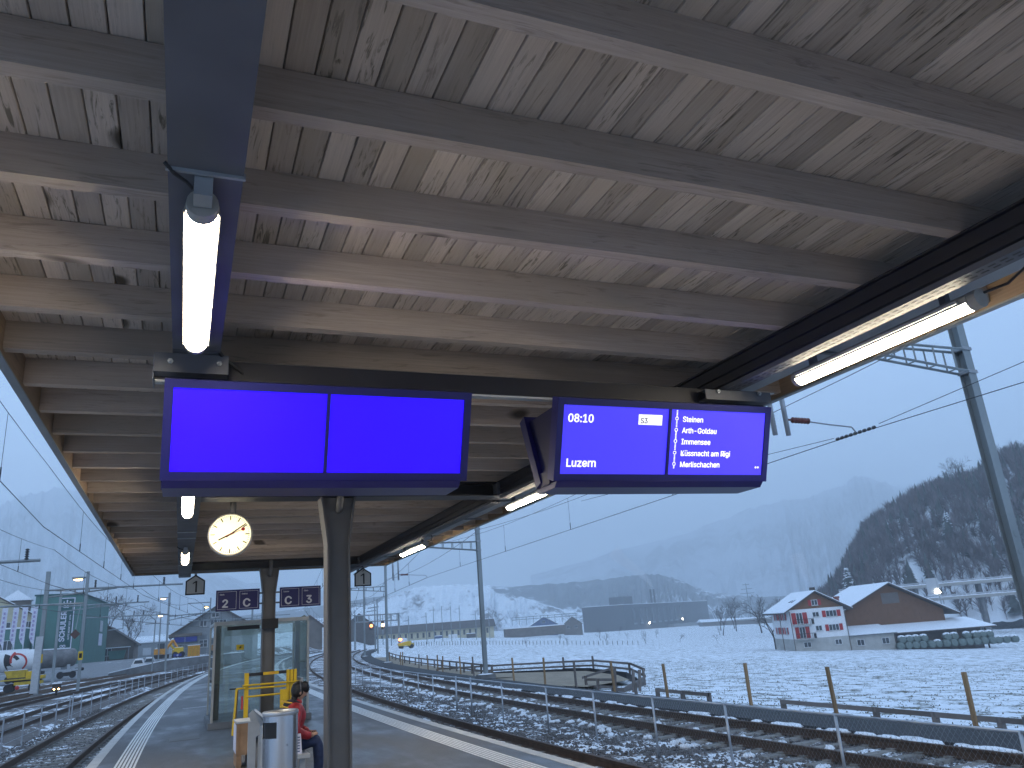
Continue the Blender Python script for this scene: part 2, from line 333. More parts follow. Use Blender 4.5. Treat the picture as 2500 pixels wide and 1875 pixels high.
def text(parent, body, size, material, org, ux, uy, name='lettering', align='LEFT', bold=.0, off=.003, sx=1.0):
    """flat lettering on a plane: ux reading direction, uy up; baseline starts at org"""
    cu = bpy.data.curves.new(name, 'FONT'); cu.body = body
    if SANS: cu.font = SANS
    cu.size = size; cu.align_x = align; cu.resolution_u = 3
    cu.materials.append(MATS[material]); ob = bpy.data.objects.new(name, cu); COL.objects.link(ob)
    ux = Vector(ux).normalized(); uy = Vector(uy).normalized(); uz = ux.cross(uy)
    pw = Vector(parent_world(parent)) if parent else Vector((0, 0, 0))
    me = bpy.data.meshes.new_from_object(ob)
    if bold:                                            # heavier weight: the same letters set again a hair to each side
        v0 = [v.co.copy() for v in me.vertices]; f0 = [tuple(p.vertices) for p in me.polygons]; me2 = bpy.data.meshes.new(name); nv = len(v0)
        me2.from_pydata([v+Vector((dx, dy, dz)) for dx, dy, dz in ((0, 0, 0), (bold, 0, .0002), (-bold, 0, .0004), (0, bold*.7, .0006), (0, -bold*.7, .0008)) for v in v0], [], [tuple(i+k*nv for i in f) for k in range(5) for f in f0])
        me2.materials.append(MATS[material]); me = me2
    bpy.data.objects.remove(ob); bpy.data.curves.remove(cu)
    ob = bpy.data.objects.new(name, me); COL.objects.link(ob)
    mm = Matrix((ux*sx, uy, uz)).transposed().to_4x4(); mm.translation = Vector(org)+uz*off-pw
    ob.parent = parent; ob.matrix_local = mm; return ob
def ordn(i): return ['first', 'second', 'third', 'fourth', 'fifth', 'sixth', 'seventh', 'eighth', 'ninth', 'tenth', 'eleventh', 'twelfth', 'thirteenth', 'fourteenth', 'fifteenth', 'sixteenth', 'seventeenth', 'eighteenth', 'nineteenth', 'twentieth'][i]
# alignment of tracks and platform edges: sideways shift with distance (a gentle right-hand curve)
def shift(y):
    if y > 260: return shift(260)+.43*(y-260)
    if y < -60: return shift(-60)-.16*(y+60)
    u = y-12; return .00115*u*u/(1+.0016*abs(u))
def on(o, y, z=0.): return (o+shift(y), y, z)
def sweep(prof, ys, closed=True):
    """sweep a cross-section (offset,z) along the track alignment"""
    b = MB(); n = len(prof)
    vs = [on(o, y, z) for y in ys for o, z in prof]
    rng = range(n) if closed else range(n-1)
    fs = [(i*n+k, i*n+(k+1) % n, (i+1)*n+(k+1) % n, (i+1)*n+k) for i in range(len(ys)-1) for k in rng]
    if closed: fs += [tuple(range(n-1, -1, -1)), tuple(range((len(ys)-1)*n, len(ys)*n))]
    fs = [f[::-1] for f in fs]
    return b.add(vs, fs)
def steps(a, b, near=1.5, grow=1.06):
    r = [a]; d = near
    while r[-1] < b: r.append(min(b, r[-1]+d)); d *= grow if r[-1] > 30 else 1
    return r
# ---------------------------------------------------------------- terrain
def sm(a, b, x): t = max(0., min(1., (x-a)/(b-a))); return t*t*(3-2*t)
def gz(x, y):
    o = x-shift(y)
    if o > 15.2:
        z = -1.16-.0645*(min(o, 120)-15.2)-.022*max(0, min(o, 300)-120)
        return z + .10*math.sin(x*.11+y*.07)*sm(18, 60, o) - sm(15.2, 16.0, o)*.12
    if o > -9: return -1.35
    z = -.80+1.75*sm(126, 162, y)*sm(9, 15, -o)
    return z if o < -45 else z-.35
def axis_ticks(pts):
    r = []
    for (a, b, d) in pts:
        n = max(1, round((b-a)/d)); r += [a+(b-a)*i/n for i in range(n)]
    return r+[pts[-1][1]]
oo = axis_ticks([(-5500, -900, 450), (-900, -150, 75), (-150, -45.05, 8), (-45.05, -45, .05), (-45, 15.2, 6), (15.2, 17, .6), (17, 60, 3), (60, 160, 8), (160, 420, 30), (420, 1000, 80), (1000, 5500, 450)])
yy = axis_ticks([(-900, -100, 100), (-100, 0, 20), (0, 160, 5), (160, 300, 10), (300, 900, 40), (900, 5500, 400)])
b = MB(); n = len(oo)
b.add([(o+shift(y), y, gz(o+shift(y), y)) for y in yy for o in oo], [(i*n+k, i*n+k+1, (i+1)*n+k+1, (i+1)*n+k) for i in range(len(yy)-1) for k in range(n-1)])
struct(b.build('ground', 'snow_field', smooth=True))
# ballast beds, yard, path (swept strips with slightly uneven surface)
def bed(name, o0, o1, nz, zf, y0, y1, material, rough=.02, near=.7, grow=1.05):
    ys = steps(y0, y1, near, grow); os_ = [o0+(o1-o0)*i/nz for i in range(nz+1)]
    bb = MB(); m = nz+1; vs = []
    for y in ys:
        for i, o in enumerate(os_):
            z = zf(o, y); e = 0 if i in (0, nz) else random.gauss(0, rough); vs.append(on(o, y, z+e))
    bb.add(vs, [(i*m+k, i*m+k+1, (i+1)*m+k+1, (i+1)*m+k) for i in range(len(ys)-1) for k in range(nz)])
    return struct(bb.build(name, material))
def prof(*pts):
    def f(o, y):
        for (a, za), (c, zc) in zip(pts, pts[1:]):
            if o <= c: return za+(zc-za)*max(0, (o-a))/(c-a)
        return pts[-1][1]
    return f
bed('ballast_bed_left', -5.2, -1.0, 14, prof((-5.2, -.95), (-4.5, -.70), (-1, -.68)), 4, 150, 'ballast')
bed('ballast_bed_right', 4.0, 13.3, 40, prof((4, -.80), (7.2, -.80), (8.3, -.92), (9.6, -1.07), (12.9, -1.05), (13.3, -1.09)), -3, 190, 'ballast')
def yz(o, y):
    o1 = min(o, -5.0); z = -.80+1.75*sm(126, 162, y)*sm(9, 15, -o1)
    return z - (.28 if o > -5.1 else 0) - (.5 if o < -44.9 else 0)
bed('yard_ground', -45.0, -5.0, 40, yz, 6, 260, 'yard', .012, 1.5)
sw = sweep([(13.2, -1.30), (13.2, -1.02), (14.8, -.99), (14.85, -1.35)], steps(-3, 190, 2))
struct(sw.build('footpath', 'path_asphalt'))
# loading road beside the yard, in front of the green building
rb = MB(); ys = steps(122, 205, 3)
for y0, y1 in zip(ys, ys[1:]):
    for a, c in zip(range(-44, -20, 4), range(-40, -16, 4)):
        rb.quad(*[on(o, y, .05+yz(o, y)) for o, y in ((a, y0), (c, y0), (c, y1), (a, y1))])
struct(rb.build('yard_road', 'yard_road'))
# ---------------------------------------------------------------- platform
ys = steps(-8, 130, 1.2, 1.04)
pl = struct(sweep([(-1.12, 0), (4.28, 0), (4.28, -1.2), (-1.12, -1.2)], ys).build('platform', 'asphalt'))
for a, c, nm in ((-1.28, -1.12, 1), (4.28, 4.44, 2)):     # pale concrete edge slabs, one per metre and a half
    yk = -8.
    for i in range(58):
        y0, y1 = yk+i*1.5+.008, yk+(i+1)*1.5-.008
        e = MB(); 
        e.add([on(a, y0, .004), on(c, y0, .004), on(c, y1, .004), on(a, y1, .004), on(a, y0, -.16), on(c, y0, -.16), on(c, y1, -.16), on(a, y1, -.16)],
              [(0, 1, 2, 3), (7, 6, 5, 4), (0, 4, 5, 1), (1, 5, 6, 2), (2, 6, 7, 3), (3, 7, 4, 0)])
        e.build('edge_slab', 'edge_concrete', pl)
for base in (-.86, 3.71):                                  # raised guide lines for the blind
    for i in range(6):
        o = base+i*.055
        sweep([(o, .0045), (o+.030, .0045), (o+.030, -.01), (o, -.01)], ys).build('guide_line', 'line_white', pl)
for side in (-1.2, 4.36):                                  # platform retaining wall under the slabs
    sweep([(side-.05, -.165), (side+.05, -.165), (side+.05, -1.1), (side-.05, -1.1)], ys).build('platform_wall', 'concrete', pl)
pv = sweep([(-.50, .004), (3.66, .004), (3.66, -.02), (-.50, -.02)], steps(-8, 8.6, 1.2, 1.04)); pv.build('bounce_strip', 'bounce_pale', pl)  # pale strip added out of view to bounce light onto the canopy ceiling
# short white cross marks on the left part of the platform
for y0, a, c in ((26.5, -.1, .75), (40., .1, .6)):
    m_ = MB(); m_.add([on(a, y0, .004), on(c, y0, .004), on(c, y0+.09, .004), on(a, y0+.09, .004)], [(0, 1, 2, 3)]); m_.build('floor_mark', 'line_white', pl)
# metal cover plate in the asphalt near the shelter
cv = MB(); cv.box(-.12, .42, 17.2, 18.4, -.01, .006); cv.build('cover_plate', 'concrete_dark', pl)
# ---------------------------------------------------------------- railway tracks
RAILP = [(-.036, 0), (.036, 0), (.036, -.035), (.009, -.05), (.009, -.145), (.07, -.16), (.07, -.172), (-.07, -.172), (-.07, -.16), (-.009, -.145), (-.009, -.05), (-.036, -.035)]
def track(label, oc, zr, y0, y1, ns, sl0, slp=.6, cant=0., head='rail_steel', shape=None):
    base = on(oc, y0, zr-.2); t = thing('railway_track', label, 'track', base)
    ysr = steps(y0, y1, 2., 1.03)
    for sgn in (-1, 1):
        f = shape or (lambda y: 0.)
        bb = MB(); pr = [(x, z) for x, z in RAILP]; k = len(pr)
        vs = [on(oc+sgn*.75+px+f(y), y, zr-sgn*cant+pz) for y in ysr for px, pz in pr]
        fs = [(i*k+j, (i+1)*k+j, (i+1)*k+(j+1) % k, i*k+(j+1) % k) for i in range(len(ysr)-1) for j in range(k)]+[tuple(range(k))]
        bb.add(vs, fs).build('rail', 'rail_steel', t)
        hb = MB(); vs = [on(oc+sgn*.75+px+f(y), y, zr-sgn*cant+.0025) for y in ysr for px in (-.030, .030)]
        hb.add(vs, [(i*2, i*2+1, i*2+3, i*2+2) for i in range(len(ysr)-1)]).build('rail_head', head, t)
    if ns:
        sm_ = MB(); sm_.prism([(-.13, -.22), (.13, -.22), (.10, -.172), (-.10, -.172)], 'x', -1.25, 1.25)
        # seat plates with clips under both rails
        for sg in (-.75, .75): sm_.box(sg-.13, sg+.13, -.07, .07, -.172, -.150)
        me = sm_.mesh('sleeper'); me.materials.append(MATS['sleeper'])
        for i in range(ns):
            y = sl0+i*slp; o = bpy.data.objects.new('sleeper', me); COL.objects.link(o); o.parent = t
            o.location = Vector(on(oc+(shape(y) if shape else 0), y, zr))-Vector(base); o.rotation_euler.z = -math.atan((shift(y+.1)-shift(y-.1))/.2); o.rotation_euler.y = cant/.75
    return t
track('track along the left platform edge with closely spaced sleepers', -2.93, -.50, 4, 190, 90, 15)
track('curving track right beside the right platform edge', 5.98, -.60, -3, 190, 60, 8, cant=.03)
track('outer right track behind the chain link fence, snow between its sleepers', 11.3, -.85, -3, 190, 75, 5)
track('first yard track beyond the low left fence', -7.15, -.62, 8, 230, 0, 0)
track('second yard track with yellow work wagon on it', -11.6, -.62, 8, 230, 0, 0, shape=lambda y: 3.2*sm(60, 120, y))
def ymid(y): return yz(-16, y)
for oc, lb in ((-15.2, 'rusty yard track between work wagon and tank wagons'), (-19.6, 'back yard track under the tank wagons')):
    base = on(oc, 20, -.6); t = thing('railway_track', lb, 'track', base)
    for sgn in (-1, 1):
        ysr = steps(20, 150, 3); bb = MB(); k = 4; pr = [(-.036, .15), (.036, .15), (.05, -.05), (-.05, -.05)]
        vs = [on(oc+sgn*.75+px, y, yz(oc, y)+.02+pz) for y in ysr for px, pz in pr]
        bb.add(vs, [(i*k+j, (i+1)*k+j, (i+1)*k+(j+1) % k, i*k+(j+1) % k) for i in range(len(ysr)-1) for j in range(k)]).build('rail', 'rust_steel', t)
# loose ballast stones (near zones) and snow lumps between the sleepers
def stones(name, n, fo, r0, r1):
    bb = MB()
    for _ in range(n):
        o, y, z = fo(); r = random.uniform(r0, r1); c = Vector(on(o, y, z+r*.25)); a = random.random()*6.28
        e = [Vector((math.cos(a+i*1.571)*r*random.uniform(.7, 1.3), math.sin(a+i*1.571)*r*random.uniform(.7, 1.3), random.uniform(-.2, .2)*r)) for i in range(4)]
        up = Vector((random.uniform(-.3, .3)*r, random.uniform(-.3, .3)*r, r*random.uniform(.5, .95))); dn = Vector((0, 0, -r*.6))
        bb.add([c+q for q in e]+[c+up, c+dn], [(0, 1, 4), (1, 2, 4), (2, 3, 4), (3, 0, 4), (1, 0, 5), (2, 1, 5), (3, 2, 5), (0, 3, 5)])
    return bb
rz = prof((4, -.80), (7.2, -.80), (8.3, -.92), (9.6, -1.07), (12.9, -1.05), (13.3, -1.09))
def fo():
    y = 6+38*random.random()**1.6; o = random.choice([random.uniform(6.85, 10.3), random.uniform(6.85, 10.3), random.uniform(10.3, 13.1)]); return o, y, rz(o, y)
st_ = stones('ballast_stones', 15000, fo, .022, .05).build('ballast_stones', 'stone', kind='stuff'); tag(st_, 'dark loose ballast stones poking through snow beside right tracks', 'ballast')
def fo2():
    y = 14+30*random.random()**1.3; o = random.uniform(-4.7, -1.4); return o, y, -.69
s2 = stones('ballast_stones', 5000, fo2, .02, .045).build('ballast_stones', 'stone', kind='stuff'); tag(s2, 'grey ballast stones around the sleepers of left platform track', 'ballast')
sn = MB()
for i in range(75):                                        # snow humps: cribs of outer right track, both sides of each rail
    y = 5.3+i*.6
    for oc in (9.95, 11.25, 12.75):
        if random.random() < (.9 if oc != 9.95 else .7):
            L = random.uniform(.08, .22); q = on(oc+random.uniform(-.18, .18), y, -1.045)
            for k in range(3): sn.ball((q[0]+random.uniform(-L, L), q[1]+random.uniform(-.05, .05), q[2]), 1, L*random.uniform(.4, .8), random.uniform(.05, .11), random.uniform(.04, .08), 9, 5, .3)
for i in range(150):                                       # crusty patches on the slope between the right tracks
    y = 7+34*random.random()**1.3; o = random.uniform(7.2, 9.6); q = on(o, y, rz(o, y)-.01)
    for k in range(4): sn.ball(Vector(q)+Vector((random.uniform(-.3, .3), random.uniform(-.4, .4), -.015)), 1, random.uniform(.05, .16), random.uniform(.06, .2), random.uniform(.02, .04), 9, 4, .35)
for i in range(60):
    y = 9+40*random.random(); q = on(13.15+random.uniform(-.12, .1), y, -1.05); sn.ball(q, 1, random.uniform(.06, .14), random.uniform(.15, .5), .05, 8, 4, .2)
q = sn.build('snow_lumps', 'snow', smooth=True, kind='stuff'); tag(q, 'white snow lumps lying on ballast between the right rails', 'snow')
# ---------------------------------------------------------------- platform canopy
CZ = 3.20; PZ = 3.36; XL, XR, YE, YB = -.985, 4.30, 17.95, -5.2
cp = thing('platform_canopy', 'long flat timber canopy on dark steel columns over the platform', 'canopy', (1.5, 8.3, 0))
# boards of the ceiling, running lengthwise, butted at staggered joints
npl = 53; pw_ = (XR-XL)/npl; plm = {}
def plank_mesh(L):
    k = round(L, 2)
    if k not in plm:
        b = MB(); g = .0045; b.prism([(-pw_/2+g*.35, .028), (pw_/2-g*.35, .028), (pw_/2-g*.35, .006), (pw_/2-g, 0), (-pw_/2+g, 0), (-pw_/2+g*.35, .006)], 'y', 0, L)
        plm[k] = b.mesh('plank'); plm[k].materials.append(MATS['plank_wood'])
    return plm[k]
for i in range(npl):
    x = XL+(i+.5)*pw_; y = YB; first = True
    while y < YE-.01:
        want = y+(random.choice([2.4, 3.6, 4.8]) if first else random.choice([4.2, 4.8, 5.4])); first = False
        want = 1.526+.033+.597*round((want-1.559)/.597)          # boards butt on a rafter
        L = (want if YE-want > 1.2 else YE)-y
        o = bpy.data.objects.new('plank', plank_mesh(L-.004)); COL.objects.link(o); o.parent = cp
        o.location = (x-1.5, y-8.3, PZ+random.uniform(-.0015, .0015)); y += L
# rafters across the platform
rf = MB(); rf.box(XL+.035, XR-.035, 0, .066, CZ, PZ-.002); rfm = rf.mesh('rafter', (1.5, 0, 0)); rfm.materials.append(MATS['rafter_wood'])
ry = [1.526+.597*i for i in range(-11, 28)]
for y in ry:
    if any(abs(y+.03-yc) < .19 for yc in (.44, 8.27, 16.1)): y += .0
    o = bpy.data.objects.new('rafter', rfm); COL.objects.link(o); o.parent = cp; o.location = (0, y-8.3, random.uniform(-.002, .002))
# fascia boards and metal trims
for nm, x0, x1 in (('l', XL, XL+.033), ('r', XR-.033, XR)):
    MB().box(x0, x1, YB, YE, CZ-.03, PZ+.06).build('fascia_board', 'fascia_wood', cp)
    MB().box(x0-.012, x1+.004, YB, YE, CZ-.042, CZ-.031).build('drip_trim', 'roof_metal', cp)
MB().box(XL+.035, XR-.035, YE-.03, YE, CZ-.03, PZ+.06).build('fascia_board', 'fascia_wood', cp)
MB().box(XL-.02, XR+.02, YE-.034, YE+.012, CZ-.042, CZ-.031).build('drip_trim', 'roof_metal', cp)
MB().box(XL-.03, XR+.03, YB, YE+.03, PZ+.064, PZ+.12).build('roof_sheet', 'roof_metal', cp)
b = MB(); b.box(XL, XR, YB, YE, PZ+.122, PZ+.17); b.build('roof_snow', 'snow', cp)
# left lengthwise beam: closed box section made of bolted lengths
def ibeam(poly_y, x0, x1, z0, z1, y0, y1, tf=.014, tw=.010):
    xc = (x0+x1)/2
    return [(x0, z0), (x1, z0), (x1, z0+tf), (xc+tw/2, z0+tf), (xc+tw/2, z1-tf), (x1, z1-tf), (x1, z1), (x0, z1), (x0, z1-tf), (xc-tw/2, z1-tf), (xc-tw/2, z0+tf), (x0, z0+tf)]
for y0, y1 in ((YB, 3.93), (3.94, 8.125), (8.415, 12.0), (12.01, 15.955), (16.245, 17.4)):
    MB().box(-.112, .112, y0, y1, 3.04, CZ-.001).build('long_beam', 'steel_dark', cp)
for y in (2.28, 7.3, 7.75, 10.6, 11.2, 14.8, 17.0): MB().box(-.118, .118, y, y+.012, 3.028, 3.05).build('joint_strap', 'galv_dull', cp)
# right lengthwise girder (channel) with cable duct and gutter sheet
for y0, y1 in ((YB, 8.125), (8.415, 15.955), (16.245, 17.75)):
    MB().prism([(3.261, 3.04), (3.387, 3.04), (3.387, 3.052), (3.30, 3.052), (3.30, CZ-.013), (3.387, CZ-.013), (3.387, CZ-.001), (3.261, CZ-.001), (3.261, CZ-.012), (3.288, CZ-.013), (3.288, 3.115), (3.268, 3.112), (3.268, 3.108), (3.288, 3.105), (3.288, 3.052), (3.261, 3.051)], 'y', y0, y1).build('right_girder', 'steel_black', cp)
    tr = MB(); tr.box(3.285, 3.40, y0, y1, 3.005, 3.012); tr.box(3.285, 3.289, y0, y1, 3.012, 3.036); tr.box(3.396, 3.40, y0, y1, 3.012, 3.036); t_ = tr.build('cable_tray', 'steel_dark', cp)
    ds = MB(); k = y0+.05
    while k < min(y1, 12):
        for xx in (3.315, 3.352): ds.box(xx, xx+.012, k, k+.035, 3.0035, 3.0049)
        k += .06
    if ds.v: ds.build('tray_slots', 'sign_black', t_, kind='stuff')
MB().box(3.405, 3.752, YB, YE-.04, 3.10, 3.104).build('gutter_sheet', 'galv_dull', cp)
for y in (2.0, 3.4, 4.35, 5.9, 7.1, 7.7, 8.8, 10.3, 12.1, 13.6, 15.2, 16.8): MB().box(3.40, 3.86, y, y+.03, 3.087, 3.0985).build('hanger_strap', 'steel_dark', cp)
# cross beams, columns
for yc in (.44, 8.27, 16.1):
    b = MB()
    for (x0, x1) in ((.114, 3.259),):
        b.prism([(yc-.135, 3.04), (yc+.135, 3.04), (yc+.135, 3.055), (yc+.007, 3.055), (yc+.007, CZ-.017), (yc+.135, CZ-.017), (yc+.135, CZ-.002), (yc-.135, CZ-.002), (yc-.135, CZ-.017), (yc-.007, CZ-.017), (yc-.007, 3.055), (yc-.135, 3.055)], 'x', x0, x1)
    b.build('cross_beam', 'steel_black', cp)
    b = MB()
    for x0, x1 in ((-.112, .112), (3.261, 3.387)): b.box(x0, x1, yc-.143, yc+.143, 3.04, CZ-.001)
    b.build('beam_joint', 'steel_dark', cp)
    xc = 1.46 if yc < 10 else 1.53
    b = MB(); hw = .1175; fl = .02
    # H section: flanges left and right, recessed web, widening into a haunch under the beam
    for sg in (-1, 1):
        pts = [(xc+sg*hw, -.02), (xc+sg*hw, 2.55), (xc+sg*.17, 2.95), (xc+sg*.185, 3.038), (xc+sg*(.185-fl), 3.038), (xc+sg*(.17-fl), 2.95), (xc+sg*(hw-fl), 2.55), (xc+sg*(hw-fl), -.02)]
        b.prism(pts, 'y', yc-.12, yc+.12)
    col = b.build('column', 'column_paint', cp)
    w = MB(); w.prism([(xc-hw+fl, -.02), (xc+hw-fl, -.02), (xc+hw-fl, 2.55), (xc+.15, 2.95), (xc+.164, 3.036), (xc-.164, 3.036), (xc-.15, 2.95), (xc-hw+fl, 2.55)], 'y', yc-.078, yc+.078); w.build('web', 'column_paint', col)
    w = MB(); w.box(xc-.2, xc+.2, yc-.2, yc+.2, .0045, .03); w.build('base_plate', 'steel_dark', col)
    d = MB(); d.tube([(xc+.01, yc-.16, 3.30), (xc+.01, yc-.155, 3.0), (xc+.005, yc-.13, 2.93), (xc+.005, yc-.075, 2.90)], .036, 12); d.build('rain_pipe', 'column_paint', col, smooth=True)
d = MB(); d.box(1.395, 1.69, 15.86, 15.975, 1.905, 2.085); d.build('control_box', 'sign_black', cp)
# ---------------------------------------------------------------- strip lights
lights = [(0, 2.44, 3.67, 'left strip light nearest the camera, hanging under the grey beam above the blank display'), (0, 7.46, 8.80, 'left strip light just beyond the blank display, second of its row'), (0, 12.35, 13.75, 'left strip light farthest along the row, beyond the clock'),
          (1, 2.38, 3.60, 'long glowing strip light on the right canopy edge, nearest the camera'), (1, 7.42, 8.58, 'right edge strip light just beyond the departure display'), (1, 12.25, 13.7, 'right edge strip light third along, near the far masts'), (1, 17.48, 17.84, 'small right strip light behind the far number sign'),
          (0, -2.6, -1.35, 'left strip light above and behind the photographer'), (1, -2.65, -1.4, 'right edge strip light behind the photographer')]
for side, y0, y1, lb in lights:
    x = -.006 if side == 0 else 3.585; zc = 2.985; tip = .02
    t = thing('strip_light', lb, 'lamp', (x, (y0+y1)/2, zc), 'strip lights under the canopy')
    def halfring(r0, a0, a1, n=9): return [(x+r0*math.cos(R(a0+(a1-a0)*i/n)), zc+r0*math.sin(R(a0+(a1-a0)*i/n))) for i in range(n+1)]
    MB().prism(halfring(.047, 181, 359), 'y', y0, y1).build('diffuser', 'lamp_glow', t, smooth=False)
    MB().prism([(x-.057, zc-.013), (x-.051, zc-.013), (x-.049, zc+.003), (x+.049, zc+.003), (x+.051, zc-.013), (x+.057, zc-.013), (x+.052, zc+.02), (x+.038, zc+.036), (x-.038, zc+.036), (x-.052, zc+.02)], 'y', y0-.012, y1+.012).build('housing', 'lamp_housing', t)
    for ya, yb in ((y0-.055, y0-.001), (y1+.001, y1+.03)):
        MB().prism(halfring(.050, 180, 360)+halfring(.050, 0, 180)[1:-1], 'y', ya, yb).build('end_cap', 'lamp_housing', t)
    if side == 0:
        MB().box(x-.028, x+.028, y0-.14, y0-.06, zc-.02, 3.039).build('bracket', 'galv_dull', t)
        c_ = MB(); c_.tube([(x-.03, y0-.11, 3.0), (x-.05, y0-.12, 3.015), (x-.085, y0-.15, 3.02), (x-.116, y0-.17, 3.045)], .006, 6); c_.build('cable', 'sign_black', t)
    else:
        for yy_ in (y0+.12, y1-.15): MB().box(x-.02, x+.02, yy_, yy_+.035, zc+.031, 3.086).build('bracket', 'steel_dark', t)
        MB().box(x-.075, x-.058, y0+.03, y1-.03, zc-.005, zc+.012).build('side_rail', 'galv', t)
        c_ = MB(); c_.tube([(x+.03, y0-.05, zc+.03), (x+.06, y0-.16, zc+.035), (x+.03, y0-.30, zc+.07), (x+.0, y0-.34, 3.099)], .007, 6); c_.build('cable', 'sign_black', t)
# ---------------------------------------------------------------- departure displays on their cross bar
br = thing('display_bar', 'dark steel bar bolted across under the canopy, carrying both blue displays', 'bracket', (1.7, 4.05, 2.95))
MB().prism([(4.06, 2.925), (4.13, 2.925), (4.13, 3.036), (4.06, 3.036)], 'x', -.195, 3.66).build('bar', 'steel_black', br)
MB().prism([(3.975, 2.935), (4.057, 2.935), (4.057, 2.945), (3.985, 2.945), (3.985, 3.025), (4.057, 3.025), (4.057, 3.036), (3.975, 3.036)], 'x', -.195, .155).build('clamp_plate', 'steel_dark', br)
MB().prism([(3.975, 2.935), (4.057, 2.935), (4.057, 2.945), (3.985, 2.945), (3.985, 3.002), (4.057, 3.002), (4.057, 3.004), (3.975, 3.004)], 'x', 3.12, 3.66).build('clamp_plate', 'steel_dark', br)
MB().box(-.198, -.193, 4.0, 4.16, 2.905, 3.03).build('end_plate', 'galv_dull', br); MB().box(-.19, 3.64, 4.07, 4.12, 2.912, 2.9245).build('light_strip', 'grey_panel', br)
MB().box(3.52, 3.72, 4.00, 4.03, 3.0055, 3.012).build('angle_bracket', 'galv', br)
for x in (-.12, .11, 3.22, 3.56):
    q = MB(); q.lathe([(.014, 0), (.014, .012), (.007, .012), (.007, .022)], (x, 3.974, 2.99), 6, 'y'); q.v = [(a, 2*3.974-b_, c_) for a, b_, c_ in q.v]; q.f = [f[::-1] for f in q.f]; q.build('bolt', 'galv', br)
q = MB(); q.tube([(.09, 3.92, 3.06), (.13, 4.0, 3.03), (.22, 4.06, 2.985), (.245, 4.08, 2.95)], .011, 7); q.build('cable', 'sign_black', br)
